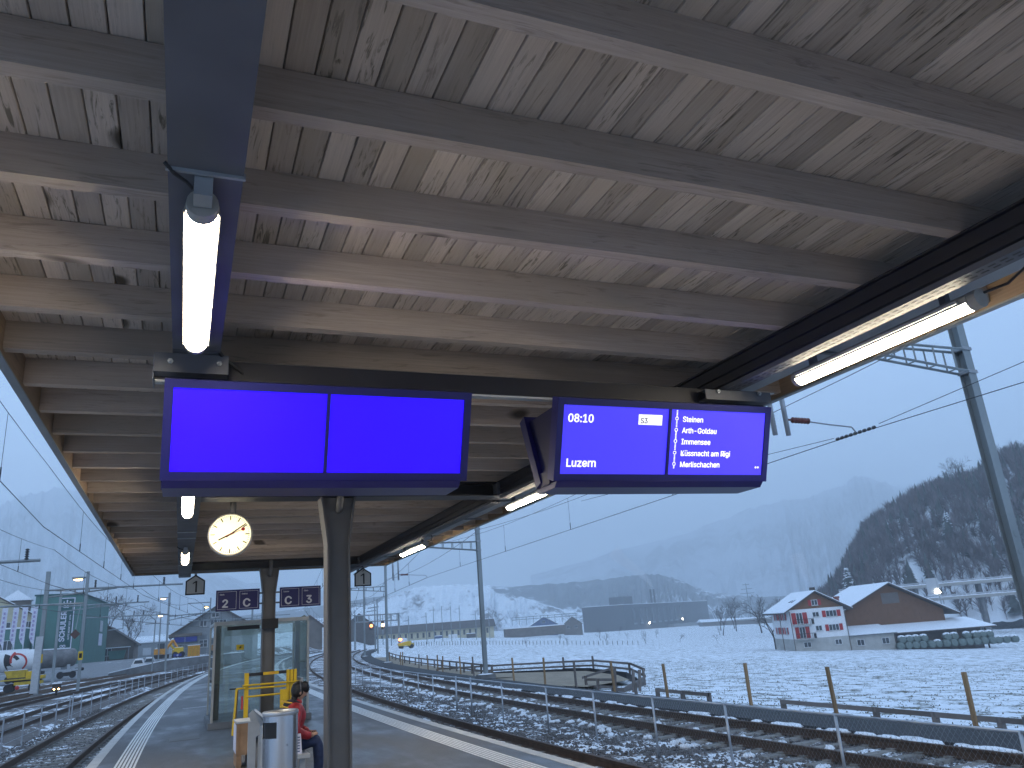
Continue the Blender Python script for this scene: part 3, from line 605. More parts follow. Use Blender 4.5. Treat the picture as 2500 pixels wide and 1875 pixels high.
def display(label, x0, x1, live):
    t = thing('departure_display', label, 'display', ((x0+x1)/2, 4.15, 2.4), 'blue platform displays')
    YT, ZT, YBm, ZB = 3.90, 2.875, 4.075, 2.405
    vdir = Vector((0, YBm-YT, ZB-ZT)).normalized(); ndir = Vector((0, vdir.z, -vdir.y))     # down the face; outward normal (towards viewer)
    if ndir.y > 0: ndir = -ndir
    H_ = math.hypot(YBm-YT, ZB-ZT)
    def P(u, v, d=0.): return Vector((x0+u, YT, ZT))+vdir*v+ndir*d
    W_ = x1-x0; ux = Vector((1, 0, 0)); rim_s, rim_t = .040, .042
    f = MB(); th = .085      # frame: four bars standing a little proud of the screens
    for (u0, u1, v0, v1) in ((0, W_, 0, rim_t), (0, W_, H_-rim_t, H_), (0, rim_s, rim_t, H_-rim_t), (W_-rim_s, W_, rim_t, H_-rim_t), (W_/2-.008, W_/2+.008, rim_t, H_-rim_t)):
        f.obox(P(u0, v0, 0), ux*(u1-u0), vdir*(v1-v0), -ndir*th)
    f.build('frame', 'display_blue', t)
    scr = []
    for (u0, u1) in ((rim_s, W_/2-.008), (W_/2+.008, W_-rim_s)):
        s_ = MB(); s_.obox(P(u0+.001, rim_t+.001, -.010), ux*(u1-u0-.002), vdir*(H_-2*rim_t-.002), -ndir*.02); scr.append((s_.build('screen', 'screen_blue' if live else 'screen_blank', t), u0, u1))
    # back panel of the V, dark filler between, chin underneath
    def Pb(x, y, z): return (x, y, z)
    fb = Vector((0, -vdir.y, vdir.z)); YT2, ZT2 = 4.50, 2.875
    bk = MB(); bk.obox((x0, YT2, ZT2), ux*W_, fb*H_, Vector((0, vdir.z, vdir.y))*(.075)); bk.build('back_panel', 'display_blue', t)
    fi = MB(); fi.prism([(3.985, 2.86), (4.42, 2.86), (4.33, 2.64), (4.27, 2.49), (4.16, 2.49), (4.10, 2.64)], 'x', x0+.03, x1-.03); fi.build('core', 'display_edge', t)
    ch = MB(); ch.prism([(4.055, 2.402), (4.36, 2.402), (4.33, 2.37), (4.09, 2.37)], 'x', x0+.012, x1-.045); ch.build('chin', 'display_blue', t)
    pl_ = MB(); pl_.box(x0+.01, x0+.014, 4.15, 4.28, 2.405, 2.49); pl_.build('side_plate', 'display_edge', t)
    if live:
        uy = -vdir
        s1, a0, a1 = scr[0]; s2, b0, b1 = scr[1]
        def T(par, s_, u, v, h, m='screen_text', bold=.0, al='LEFT', sx=1.): return text(par, s_, h/.727, m, P(u, rim_t+v, -.0095), ux, uy, bold=bold, align=al, sx=sx)
        T(s1, '08:10', a0+.032, .102, .068, bold=.0022, sx=.95); T(s1, 'Luzern', a0+.038, .372, .068, bold=.0022, sx=.98)
        bx = MB(); bx.obox(P(a0+.525, rim_t+.042, -.0095), ux*.172, vdir*.064, ndir*.0012); bx.build('line_badge', 'screen_text', s1)
        text(s1, 'S3', .046/.727, 'text_black', P(a0+.535, rim_t+.096, -.0075), ux, uy, bold=.0012)
        vy = [.078, .150, .222, .296, .368]
        for s_, v in zip(('Steinen', 'Arth-Goldau', 'Immensee', 'Küssnacht am Rigi', 'Merlischachen'), vy): T(s2, s_, b0+.088, v, .0485, bold=.0012, sx=.97)
        dl = MB(); v = .006
        while v < .38:
            if all(abs(v+.003-(q_-.019)) > .014 for q_ in vy): dl.obox(P(b0+.041, rim_t+v, -.0095), ux*.010, vdir*.0055, ndir*.001)
            v += .0085
        dl.build('route_line', 'screen_text', s2, kind='stuff')
        for q_ in vy:
            c0 = P(b0+.046, rim_t+q_-.019, -.0092); rg = MB(); n = 20
            vs_ = [c0+(ux*math.cos(6.2832*i/n)+uy*math.sin(6.2832*i/n))*r for r in (.0125, .0075) for i in range(n)]
            rg.add(vs_, [(i, (i+1) % n, n+(i+1) % n, n+i) for i in range(n)]); rg.build('stop_ring', 'screen_text', s2)
        for k_ in (0, 1):
            c0 = P(b1-.050+k_*.020, rim_t+.366, -.0092); rg = MB(); vs_ = [c0+(ux*math.cos(.3927*i)+uy*math.sin(.3927*i))*.007 for i in range(16)]; rg.add(vs_, [tuple(range(16))]); rg.build('page_dot', 'screen_text', s2)
    return t
display('switched-on but blank bright blue double display left of the centre column', -.137, 1.450, False)
display('blue departure display with train times and stops on the right', 1.995, 3.582, True)
# ---------------------------------------------------------------- station clock
ck = thing('station_clock', 'round illuminated station clock hanging from the canopy', 'clock', (.445, 9.17, 2.8))
cx, cyy, cz, rr = .445, 9.17, 2.80, .228; rz_ = R(4)
ux = Vector((math.cos(rz_), -math.sin(rz_), 0)); uyv = Vector((0, 0, 1)); fn = Vector((-math.sin(rz_), -math.cos(rz_), 0)); C0 = Vector((cx, cyy, cz))
def disc(r, d, n=48, r2=None):
    return [C0+fn*d+(ux*math.cos(2*math.pi*i/n)+uyv*math.sin(2*math.pi*i/n))*r for i in range(n)]
b = MB(); n = 48
rings = [disc(rr-.012, .062), disc(rr, .066), disc(rr+.006, .05), disc(rr+.006, -.05), disc(rr, -.066), disc(rr-.012, -.062)]
b.add([p for r_ in rings for p in r_], [(i*n+k, (i+1)*n+k, (i+1)*n+(k+1) % n, i*n+(k+1) % n) for i in range(5) for k in range(n)]); b.build('case', 'clock_rim', ck, smooth=True)
for d in (.060, -.060):
    b = MB(); b.add(disc(rr-.011, d), [tuple(range(n)) if d > 0 else tuple(range(n-1, -1, -1))]); dial = b.build('dial', 'clock_face', ck)
    if d > 0: front = dial
def onface(ang, r0, r1, w0, w1, d, m, nm, par=None, cap=False):
    """flat bar on the dial at clock angle (degrees from 12, clockwise)"""
    a = R(ang); dr = ux*math.sin(a)+uyv*math.cos(a); sd = ux*math.cos(a)-uyv*math.sin(a); c0 = C0+fn*d
    q = MB(); q.obox(c0+dr*r0-sd*w0/2, sd*w0, dr*(r1-r0), fn*.0015); q.v[2] = tuple(c0+dr*r1+sd*w1/2); q.v[3] = tuple(c0+dr*r1-sd*w1/2); q.v[6] = tuple(c0+dr*r1+sd*w1/2+fn*.0015); q.v[7] = tuple(c0+dr*r1-sd*w1/2+fn*.0015)
    return q.build(nm, m, par or ck)
for i in range(60):
    if i % 5 == 0: onface(i*6, .158, .205, .0115, .0115, .0615, 'clock_black', 'hour_mark', front)
    else: onface(i*6, .190, .205, .0042, .0042, .0615, 'clock_black', 'minute_mark', front)
onface(244, -.045, .135, .019, .015, .064, 'clock_black', 'hour_hand'); onface(55, -.05, .200, .016, .011, .067, 'clock_black', 'minute_hand')
sh = onface(68, -.06, .14, .006, .005, .070, 'clock_red', 'second_hand')
a = R(68); pc = C0+fn*.0715+(ux*math.sin(a)+uyv*math.cos(a))*.145; q = MB(); q.add([pc+(ux*math.cos(.3142*i)+uyv*math.sin(.3142*i))*.020 for i in range(20)], [tuple(range(20))]); q.build('second_disc', 'clock_red', sh)
b = MB(); b.tube([(cx+.02, cyy, cz+.225), (cx+.02, cyy, CZ-.012)], .036, 14); b.build('stem', 'column_paint', ck, smooth=True)
b = MB(); b.box(cx-.13, cx+.16, cyy-.06, cyy+.06, CZ-.014, CZ-.002); b.build('mount_plate', 'sign_black', ck)
# ---------------------------------------------------------------- platform number and sector signs
def sector_sign(label, x0, x1, items, y=15.95):
    z0, z1 = 2.275, 2.657; t = thing('sector_sign', label, 'sign', ((x0+x1)/2, y, z0), 'blue track and sector signs')
    MB().box(x0, x1, y, y+.05, z0, z1).build('panel', 'sign_blue', t)
    arms = MB(); xa, xb = (x1+.001, 1.412) if x1 < 1.45 else (1.648, x0-.001)
    for zz in (z1-.10, z0+.09): arms.box(xa, xb, y+.01, y+.04, zz, zz+.03)
    arms.build('arms', 'steel_dark', t)
    w = (x1-x0)/2
    for i, (small, big) in enumerate(items):
        a, c_ = x0+i*w+.028, x0+(i+1)*w-.028; e = MB(); lw = .006; zz0, zz1 = z0+.03, z1-.03
        for q_ in ((a, c_, zz0, zz0+lw), (a, c_, zz1-lw, zz1), (a, a+lw, zz0+lw, zz1-lw), (c_-lw, c_, zz0+lw, zz1-lw)): e.box(q_[0], q_[1], y-.0015, y-.0001, q_[2], q_[3])
        e.build('border_line', 'sign_white', t)
        text(t, small, .052, 'sign_white', (a+.035, y-.001, zz1-.065), (1, 0, 0), (0, 0, 1), bold=.0012)
        text(t, big, .275, 'sign_white', (a+.075+(.0 if big != 'C' else -.015), y-.001, zz0+.035), (1, 0, 0), (0, 0, 1), bold=.009)
sector_sign('dark blue sign reading 2 and C left of far column', .563, 1.346, (('Gleis', '2'), ('Sektor', 'C')))
sector_sign('dark blue sign reading C and 3 right of far column', 1.720, 2.496, (('Sektor', 'C'), ('Gleis', '3')))
def stop_board(label, xc, y=17.4):
    t = thing('stop_board', label, 'sign', (xc, y, 2.69), 'pointed stop boards with number one')
    o = [(xc-.185, 2.69), (xc+.185, 2.69), (xc+.185, 2.968), (xc, 3.09), (xc-.185, 2.968)]
    MB().prism(o, 'y', y, y+.025).build('plate', 'sign_black', t)
    i_ = [(xc-.158, 2.717), (xc+.158, 2.717), (xc+.158, 2.953), (xc, 3.057), (xc-.158, 2.953)]
    MB().prism(i_, 'y', y-.0035, y-.0003).build('face', 'sign_panel', t)
    # numeral one: serif flag and stem
    MB().prism([(xc+.002, 2.74), (xc+.034, 2.74), (xc+.034, 2.965), (xc+.006, 2.965), (xc-.050, 2.925), (xc-.050, 2.905), (xc+.002, 2.93)], 'y', y-.006, y-.0037).build('numeral', 'sign_black', t)
    MB().box(xc-.022, xc+.022, y+.027, y+.045, 2.80, CZ-.003).build('pole', 'galv_dull', t)
stop_board('pointed white board with number one under the left beam end', .209); stop_board('pointed white board with number one right of the near column', 3.640)
# ---------------------------------------------------------------- glass shelter
def glass(name, tint, rough, alpha):
    m = bpy.data.materials.new(name); m.use_nodes = True; t = m.node_tree; t.nodes.clear(); o = N(t, 'ShaderNodeOutputMaterial')
    tr = N(t, 'ShaderNodeBsdfTransparent'); tr.inputs[0].default_value = (*tint, 1); g = N(t, 'ShaderNodeBsdfGlossy'); g.inputs['Roughness'].default_value = .03; g.inputs['Color'].default_value = (.9, .95, .95, 1)
    fr = N(t, 'ShaderNodeFresnel'); fr.inputs[0].default_value = 1.5; mx = N(t, 'ShaderNodeMixShader')
    df = N(t, 'ShaderNodeBsdfDiffuse'); df.inputs[0].default_value = (.42, .46, .40, 1); tl = N(t, 'ShaderNodeBsdfTranslucent'); tl.inputs[0].default_value = (.5, .55, .46, 1)
    m0 = N(t, 'ShaderNodeMixShader'); m0.inputs[0].default_value = .5; t.links.new(df.outputs[0], m0.inputs[1]); t.links.new(tl.outputs[0], m0.inputs[2])
    m1 = N(t, 'ShaderNodeMixShader'); m1.inputs[0].default_value = alpha; t.links.new(tr.outputs[0], m1.inputs[1]); t.links.new(m0.outputs[0], m1.inputs[2])
    t.links.new(fr.outputs[0], mx.inputs[0]); t.links.new(m1.outputs[0], mx.inputs[1]); t.links.new(g.outputs[0], mx.inputs[2]); t.links.new(mx.outputs[0], o.inputs[0]); MATS[name] = m
glass('glass_clear', (.955, .985, .97), .02, .05); glass('glass_frost', (.85, .90, .82), .3, .40)
sx0, sx1, sy0, sy1, szt = .645, 2.672, 18.7, 21.3, 2.17
sh_ = thing('glass_shelter', 'glass windbreak shelter with frosted edge stripes behind the far column', 'shelter', (1.65, 20, 0))
pb = MB(); pb.box(sx0-.05, sx1+.05, sy0-.06, sy1, .0045, .13); pb.build('plinth', 'concrete_dark', sh_)
for x in (sx0, sx1-.048):
    for y in (sy0, sy1-.05): MB().box(x, x+.048, y, y+.05, .131, szt).build('post', 'clock_rim', sh_)
for x in (sx0+.075, sx1-.23): MB().box(x, x+.11, sy0+.6, sy0+.7, .131, szt-.08).build('inner_post', 'steel_dark', sh_)
MB().box(sx0+.05, sx1-.05, sy0+.002, sy0+.046, szt-.075, szt-.002).build('top_beam', 'clock_rim', sh_); MB().box(sx0+.05, sx1-.05, sy1-.046, sy1-.004, szt-.07, szt-.002).build('top_beam', 'clock_rim', sh_)
for x in (sx0+.002, sx1-.046): MB().box(x, x+.044, sy0+.052, sy1-.052, szt-.07, szt-.002).build('top_beam', 'clock_rim', sh_)
MB().prism([(sx1-.16, szt-.001), (sx1-.002, szt-.001), (sx1-.07, szt+.045)], 'y', sy0+.3, sy1-.3).build('roof_peak', 'glass_frost', sh_)
MB().box(sx0+.272, sx0+.948, sy0-.03, sy0-.002, 1.976, 2.056).build('black_panel', 'sign_black', sh_)
xm = [sx0+.052, sx0+.98, sx1-.052]
for a, c_ in zip(xm, xm[1:]): MB().box(a+.004, c_-.004, sy0+.018, sy0+.028, .14, szt-.08).build('pane', 'glass_clear', sh_)
for x in (sx0+.02, sx1-.028): MB().box(x, x+.008, sy0+.056, sy1-.056, .14, szt-.08).build('pane', 'glass_clear', sh_)
MB().box(sx0+.056, sx1-.056, sy1-.03, sy1-.022, .14, szt-.08).build('pane', 'glass_clear', sh_)
fs = MB()           # rows of frosted stripes printed on the glass: left edge, right edge, top band
z = .9
while z < szt-.09: fs.box(sx0+.056, sx0+.22, sy0+.0165, sy0+.0172, z, z+.013); fs.box(sx1-.22, sx1-.056, sy0+.0165, sy0+.0172, max(z, 1.2), max(z, 1.2)+.013); z += .024
z = 1.86
while z < szt-.09: fs.box(sx0+.225, sx1-.225, sy0+.0165, sy0+.0172, z, z+.011); z += .022
fs.build('frosted_stripes', 'glass_frost', sh_, kind='stuff')
MB().box(1.118, 1.277, sy0+.014, sy0+.0162, 1.553, 1.665).build('warning_sticker', 'yellow_paint', sh_)
bl = MB(); bl.prism([(1.17, 1.57), (1.235, 1.61), (1.21, 1.615), (1.235, 1.65), (1.165, 1.605), (1.195, 1.60)], 'y', sy0+.012, sy0+.0138); bl.build('warning_mark', 'sign_black', sh_)
# ---------------------------------------------------------------- mobile boarding lift
lf = thing('boarding_lift', 'yellow wheelchair boarding lift parked in front of far column', 'lift', (1.5, 15.4, 0)); Yl = 15.4
def B_(nm, m, *bx): MB().box(*bx).build(nm, m, lf)
B_('mast_left', 'yellow_paint', 1.078, 1.150, Yl, Yl+.09, .06, 1.157)
for i, x in enumerate((1.805, 1.868, 1.931)): B_('mast_right', 'yellow_paint', x, x+.052, Yl, Yl+.09, .06, 1.156)
B_('top_bar', 'sign_black', 1.152, 1.803, Yl+.01, Yl+.05, 1.098, 1.152)
B_('top_label', 'yellow_paint', 1.395, 1.665, Yl+.004, Yl+.009, 1.100, 1.150); B_('label_print', 'orange_paint', 1.49, 1.60, Yl+.002, Yl+.0035, 1.112, 1.138)
for p, q in (((1.045, Yl-.03, .952), (2.03, Yl-.03, .944)), ((1.15, Yl-.02, .895), (1.81, Yl-.02, .885)), ((.945, Yl-.02, .906), (1.12, Yl-.02, .915)), ((1.12, Yl-.02, .760), (1.70, Yl-.02, .762))):
    b = MB(); b.tube([p, q], .016, 8); b.build('hand_rail', 'yellow_paint', lf)
b = MB(); b.tube([(.945, Yl-.02, .906), (.93, Yl-.05, .6), (.897, Yl-.1, .16)], .020, 8); b.build('front_leg', 'yellow_paint', lf)
b = MB(); b.tube([(.968, Yl-.0, .88), (.955, Yl-.02, .55), (.925, Yl-.06, .19)], .012, 8); b.build('chain_guard', 'rust_steel', lf)
b = MB(); b.tube([(.83, Yl-.02, .915), (.94, Yl-.02, .912)], .012, 8); b.build('crank', 'sign_black', lf)
b = MB(); b.tube([(2.03, Yl-.03, .944), (2.025, Yl-.03, .70)], .012, 8); b.build('rail_drop', 'yellow_paint', lf)
B_('motor_box', 'yellow_paint', 1.69, 1.82, Yl-.06, Yl-.002, .52, .832)
b = MB(); b.prism([(Yl-.012, .56), (Yl-.005, .78), (Yl-.002, .78), (Yl-.002, .56)], 'x', 1.03, 1.062); b.build('release_lever', 'red_paint', lf)
B_('platform_frame', 'galv', 1.16, 1.80, Yl-.1, Yl+.55, .12, .17); B_('ramp', 'galv_dull', 2.05, 2.09, Yl-.05, Yl+.6, .15, 1.0)
for x in (1.03, 1.95):
    for y in (Yl-.05, Yl+.5):
        b = MB(); b.lathe([(.03, -.02), (.062, -.016), (.062, .016), (.03, .02)], (x, y, .068), 14, 'x'); b.build('wheel', 'sign_black', lf)
# ---------------------------------------------------------------- crate, bench, bin, paper
cr = thing('wooden_crate', 'worn wooden crate on a pallet left of the steel bin', 'crate', (.87, 12.7, 0))
MB().box(.79, 1.0, 12.45, 13.0, .165, .575).build('body', 'crate_wood', cr)
MB().box(.775, 1.015, 12.43, 13.02, .576, .60).build('lid', 'grey_panel', cr)
for x in (.783, .985): MB().box(x, x+.035, 12.43, 12.449, .17, .574).build('batten', 'red_paint' if x > 2 else 'crate_wood', cr)
for x in (.79, .95): MB().box(x, x+.07, 12.45, 13.0, .0045, .163).build('pallet_block', 'crate_wood', cr)
MB().box(.778, .788, 12.46, 12.99, .19, .55).build('side_board', 'banner_white', cr)
bn = thing('platform_bench', 'grey metal bench with slanted backrest, person sitting on it', 'bench', (1.0, 10.4, 0))
for y in (9.2, 11.0):
    MB().box(.83, .925, y, y+.04, .0045, .705).build('side_panel', 'grey_panel', bn)
    b = MB(); b.prism([(.927, .52), (.985, .56), (1.04, .66), (.885, .835), (.83, .79), (.86, .707), (.925, .707)], 'y', y, y+.04); b.build('back_bracket', 'grey_panel', bn)
    MB().box(.955, 1.03, y, y+.04, .0045, .53).build('leg', 'grey_panel', bn)
b = MB(); b.obox((1.045, 9.25, .665), (-.155, 0, .17), (0, 1.74, 0), (.018, 0, .016)); b.build('lean_board', 'galv', bn)
MB().box(1.0, 1.34, 9.25, 10.98, .425, .46).build('seat', 'grey_panel', bn); MB().box(.972, .998, 9.25, 10.98, .46, .66).build('backrest', 'grey_panel', bn)
for y in (9.4, 10.75): MB().box(1.25, 1.31, y, y+.06, .0045, .424).build('leg', 'grey_panel', bn)
wb = thing('litter_bin', 'brushed steel cylindrical litter bin with slot opening', 'bin', (.92, 8.3, 0)); wc = (.92, 8.3, 0); rB = .163; n = 40
b = MB(); vs = []; fsx = []
zs = [.0045, .76, .765, .905, .91, .96]
def hole(k): t = 360*(k+.5)/n; return 165 < t < 250
for z in zs: vs += [(wc[0]+rB*math.cos(2*math.pi*k/n), wc[1]+rB*math.sin(2*math.pi*k/n), z) for k in range(n)]
for i in range(5):
    for k in range(n):
        if i in (2,) and hole(k): continue
        fsx.append((i*n+k, i*n+(k+1) % n, (i+1)*n+(k+1) % n, (i+1)*n+k))
b.add(vs, fsx); b.build('body', 'steel_brushed', wb, smooth=True)
b = MB(); b.lathe([(rB+.001, .955), (rB+.006, .965), (rB+.006, .988), (rB-.002, .996), (rB-.012, .990), (rB-.03, .972)], wc, n); b.f = b.f[:-2]; b.build('rim', 'galv', wb, smooth=True)
b = MB(); b.lathe([(0.001, 1.02), (.06, 1.012), (.12, .995), (rB-.012, .975), (rB-.012, .97)], wc, n); b.v = [(p[0], p[1], 1.965-p[2]) for p in b.v]; b.f = [f[::-1] for f in b.f[:-2]]; b.build('dished_top', 'galv', wb, smooth=True)
b = MB(); b.lathe([(rB-.012, .74), (rB-.012, .93)], wc, n); b.f = [f[::-1] for f in b.f[:-2]]+[tuple(range(n))]; b.build('liner', 'sign_black', wb)
b = MB(); b.ball((wc[0]+.05, wc[1]-rB+.004, .70), .006, n=6, m=4); b.build('lock', 'sign_black', wb)
pp = MB(); pp.add([(.80, 12.0, .0055), (.93, 12.05, .006), (.91, 12.32, .0055), (.78, 12.25, .007)], [(0, 1, 2, 3)]); pp.add([(.80, 12.0, .0085), (.93, 12.05, .009), (.91, 12.32, .0085), (.78, 12.25, .012)], [(0, 1, 2, 3)]); tag(pp.build('paper_sheet', 'sign_white', o=(.85, 12.15, 0)), 'white sheet of paper lying on the platform beside the crate', 'paper')
# ---------------------------------------------------------------- seated person (skin-modifier body)
pe = thing('person', 'person in red jacket and blue jeans sitting on the bench, seen from behind', 'person', (1.25, 9.7, 0))
def skin(name, m, joints, edges, root, parent, lv=2):
    """joints: name -> (pos, rx, ry). One continuous skinned mesh"""
    ks = list(joints); me = bpy.data.meshes.new(name); o_ = Vector(parent_world(parent))
    me.from_pydata([Vector(joints[k][0])-o_ for k in ks], [(ks.index(a), ks.index(b_)) for a, b_ in edges], []); me.update()
    ob = bpy.data.objects.new(name, me); COL.objects.link(ob); ob.parent = parent; me.materials.append(MATS[m])
    sk = ob.modifiers.new('skin', 'SKIN'); sk.use_smooth_shade = True
    for i, k in enumerate(ks):
        d = me.skin_vertices[0].data[i]; d.radius = (joints[k][1], joints[k][2] if len(joints[k]) > 2 else joints[k][1]); d.use_root = (k == root); d.use_loose = False
    su = ob.modifiers.new('sub', 'SUBSURF'); su.levels = lv; su.render_levels = lv
    WPOS[ob.name] = tuple(o_); return ob
# sits on the seat (z .46), turned towards the right-hand track; trunk bent forward, forearms on the thighs
jt = {'pelvis': ((1.14, 9.72, .535), .135, .15), 'waist': ((1.165, 9.70, .66), .13, .15), 'chest': ((1.20, 9.69, .80), .135, .16), 'upper': ((1.235, 9.69, .905), .115, .14), 'neckb': ((1.262, 9.69, .955), .062), 'neck': ((1.278, 9.69, 1.0), .048),
      'shL': ((1.225, 9.86, .90), .07), 'elL': ((1.24, 9.98, .70), .055), 'wrL': ((1.42, 9.90, .615), .042), 'shR': ((1.215, 9.53, .895), .075), 'elR': ((1.20, 9.42, .69), .06), 'foR': ((1.30, 9.47, .635), .052), 'wrR': ((1.385, 9.52, .61), .042)}
tor = skin('jacket', 'jacket_red', jt, [('pelvis', 'waist'), ('waist', 'chest'), ('chest', 'upper'), ('upper', 'neckb'), ('neckb', 'neck'), ('upper', 'shL'), ('shL', 'elL'), ('elL', 'wrL'), ('upper', 'shR'), ('shR', 'elR'), ('elR', 'foR'), ('foR', 'wrR')], 'pelvis', pe)
lg = {'hip': ((1.13, 9.71, .53), .115, .12), 'hR': ((1.18, 9.62, .535), .095), 'kR': ((1.475, 9.60, .545), .072), 'cR': ((1.485, 9.60, .34), .060), 'aR': ((1.47, 9.60, .10), .046), 'hL': ((1.18, 9.81, .535), .095), 'kL': ((1.50, 9.85, .55), .070), 'cL': ((1.52, 9.85, .33), .058), 'aL': ((1.52, 9.85, .10), .045)}
skin('jeans', 'jeans', lg, [('hip', 'hR'), ('hR', 'kR'), ('kR', 'cR'), ('cR', 'aR'), ('hip', 'hL'), ('hL', 'kL'), ('kL', 'cL'), ('cL', 'aL')], 'hip', pe)
hd = MB(); hc = Vector((1.283, 9.69, 1.075)); hd.ball(hc, 1, .078, .070, .098, 16, 12)
hd.v = [(p[0]+(.012 if p[0] > hc.x+.05 and abs(p[2]-hc.z+.01) < .02 and abs(p[1]-hc.y) < .02 else 0)+(-.010 if p[2] < hc.z-.06 and p[0] > hc.x else 0), p[1], p[2]) for p in hd.v]
head = hd.build('head', 'skin', pe, smooth=True)
q = MB()
q.obox((hc.x+.070, hc.y-.009, hc.z-.028), (.026, .003, 0), (0, .018, 0), (-.012, 0, .034)); q.build('nose', 'skin', head)
for sg in (-1, 1):
    q = MB(); q.ball((hc.x-.002, hc.y+sg*.070, hc.z-.008), 1, .016, .009, .027, 8, 6); q.build('ear', 'skin', head, smooth=True)
    q = MB(); q.ball((hc.x+.067, hc.y+sg*.027, hc.z+.006), 1, .008, .012, .007, 8, 6); q.build('eye', 'sign_black', head)
q = MB(); q.obox((hc.x+.069, hc.y-.020, hc.z-.052), (.006, 0, 0), (0, .040, 0), (0, 0, .007)); q.build('mouth', 'red_paint', head)
hr = MB(); hr.ball((hc.x-.014, hc.y, hc.z+.012), 1, .086, .080, .100, 18, 14, .05)
hr.v = [(min(p[0], hc.x+.052-.35*max(0, hc.z+.055-p[2])), p[1], p[2]) for p in hr.v]
hair = hr.build('hair', 'hair', pe, smooth=True)
for dx, dy, dz, r_ in ((.045, -.055, .055, .050), (.065, -.045, .025, .040), (-.05, .0, -.075, .045)):
    q = MB(); q.ball((hc.x+dx, hc.y+dy, hc.z+dz), r_, 1, 1, 1.05, 12, 8, .12); q.build('hair_bun', 'hair', hair, smooth=True)
q = MB(); q.tube([hc+Vector((0, .088*math.cos(R(a_)), .112*math.sin(R(a_)))) for a_ in range(0, 181, 15)], .008, 8); q.build('headband', 'steel_dark', head, smooth=True)
hd2 = MB(); hd2.ball((1.20, 9.69, .945), 1, .10, .125, .055, 16, 10, .06); hd2.build('hood', 'jacket_dark', pe, smooth=True)
for z_, w_ in ((.958, .105), (.905, .165)):
    q = MB(); q.tube([(1.20+.11*math.cos(R(a_)), 9.69+w_*math.sin(R(a_)), z_-.03*math.cos(R(a_))) for a_ in range(60, 301, 12)], .011, 6); q.build('jacket_stripe', 'jacket_stripe', pe, smooth=True)
for sg, wr in ((1, Vector((1.42, 9.90, .615))), (-1, Vector((1.385, 9.52, .61)))):
    tgt = Vector((1.47, 9.70+sg*.03, .635)); dr = (tgt-wr).normalized(); sdv = dr.cross(Vector((0, 0, 1))).normalized(); js = {'w': (wr, .026, .03), 'p': (wr+dr*.055, .034, .018), 'k': (wr+dr*.088, .034, .016)}; ed = [('w', 'p'), ('p', 'k')]
    hand = skin('hand', 'skin', js, ed, 'w', pe, 1)
    for f_ in range(4):
        b0 = wr+dr*.082+sdv*(f_-1.5)*.017; L_ = (.058, .068, .064, .050)[f_]; fj = {'a': (b0, .0085), 'b': (b0+dr*L_*.5+Vector((0, 0, .004)), .008), 'c': (b0+dr*L_*.95+Vector((0, 0, -.012)), .0065)}
        skin('finger', 'skin', fj, [('a', 'b'), ('b', 'c')], 'a', hand, 1)
    b0 = wr+dr*.035+sdv*sg*-.028; skin('thumb', 'skin', {'a': (b0, .010), 'b': (b0+dr*.03-sdv*sg*.018, .009), 'c': (b0+dr*.055-sdv*sg*.02, .0075)}, [('a', 'b'), ('b', 'c')], 'a', hand, 1)
for y_, x_ in ((9.60, 1.47), (9.85, 1.52)):
    q = MB(); q.ball((x_+.06, y_, .05), 1, .135, .048, .046, 14, 8); q.v = [(p[0], p[1], max(p[2], .006)) for p in q.v]; q.build('shoe', 'shoe', pe, smooth=True)
bgg = thing('shopping_bag', 'small white patterned bag on the bench beside the person', 'bag', (1.19, 9.45, .46))
b = MB(); b.prism([(1.12, .461), (1.27, .461), (1.255, .66), (1.135, .66)], 'y', 9.36, 9.44); b.build('body', 'banner_white', bgg)
for i in range(6): MB().box(1.145, 1.245, 9.3575, 9.3595, .48+i*.028, .492+i*.028).build('print_stripe', 'blue_wall', bgg)
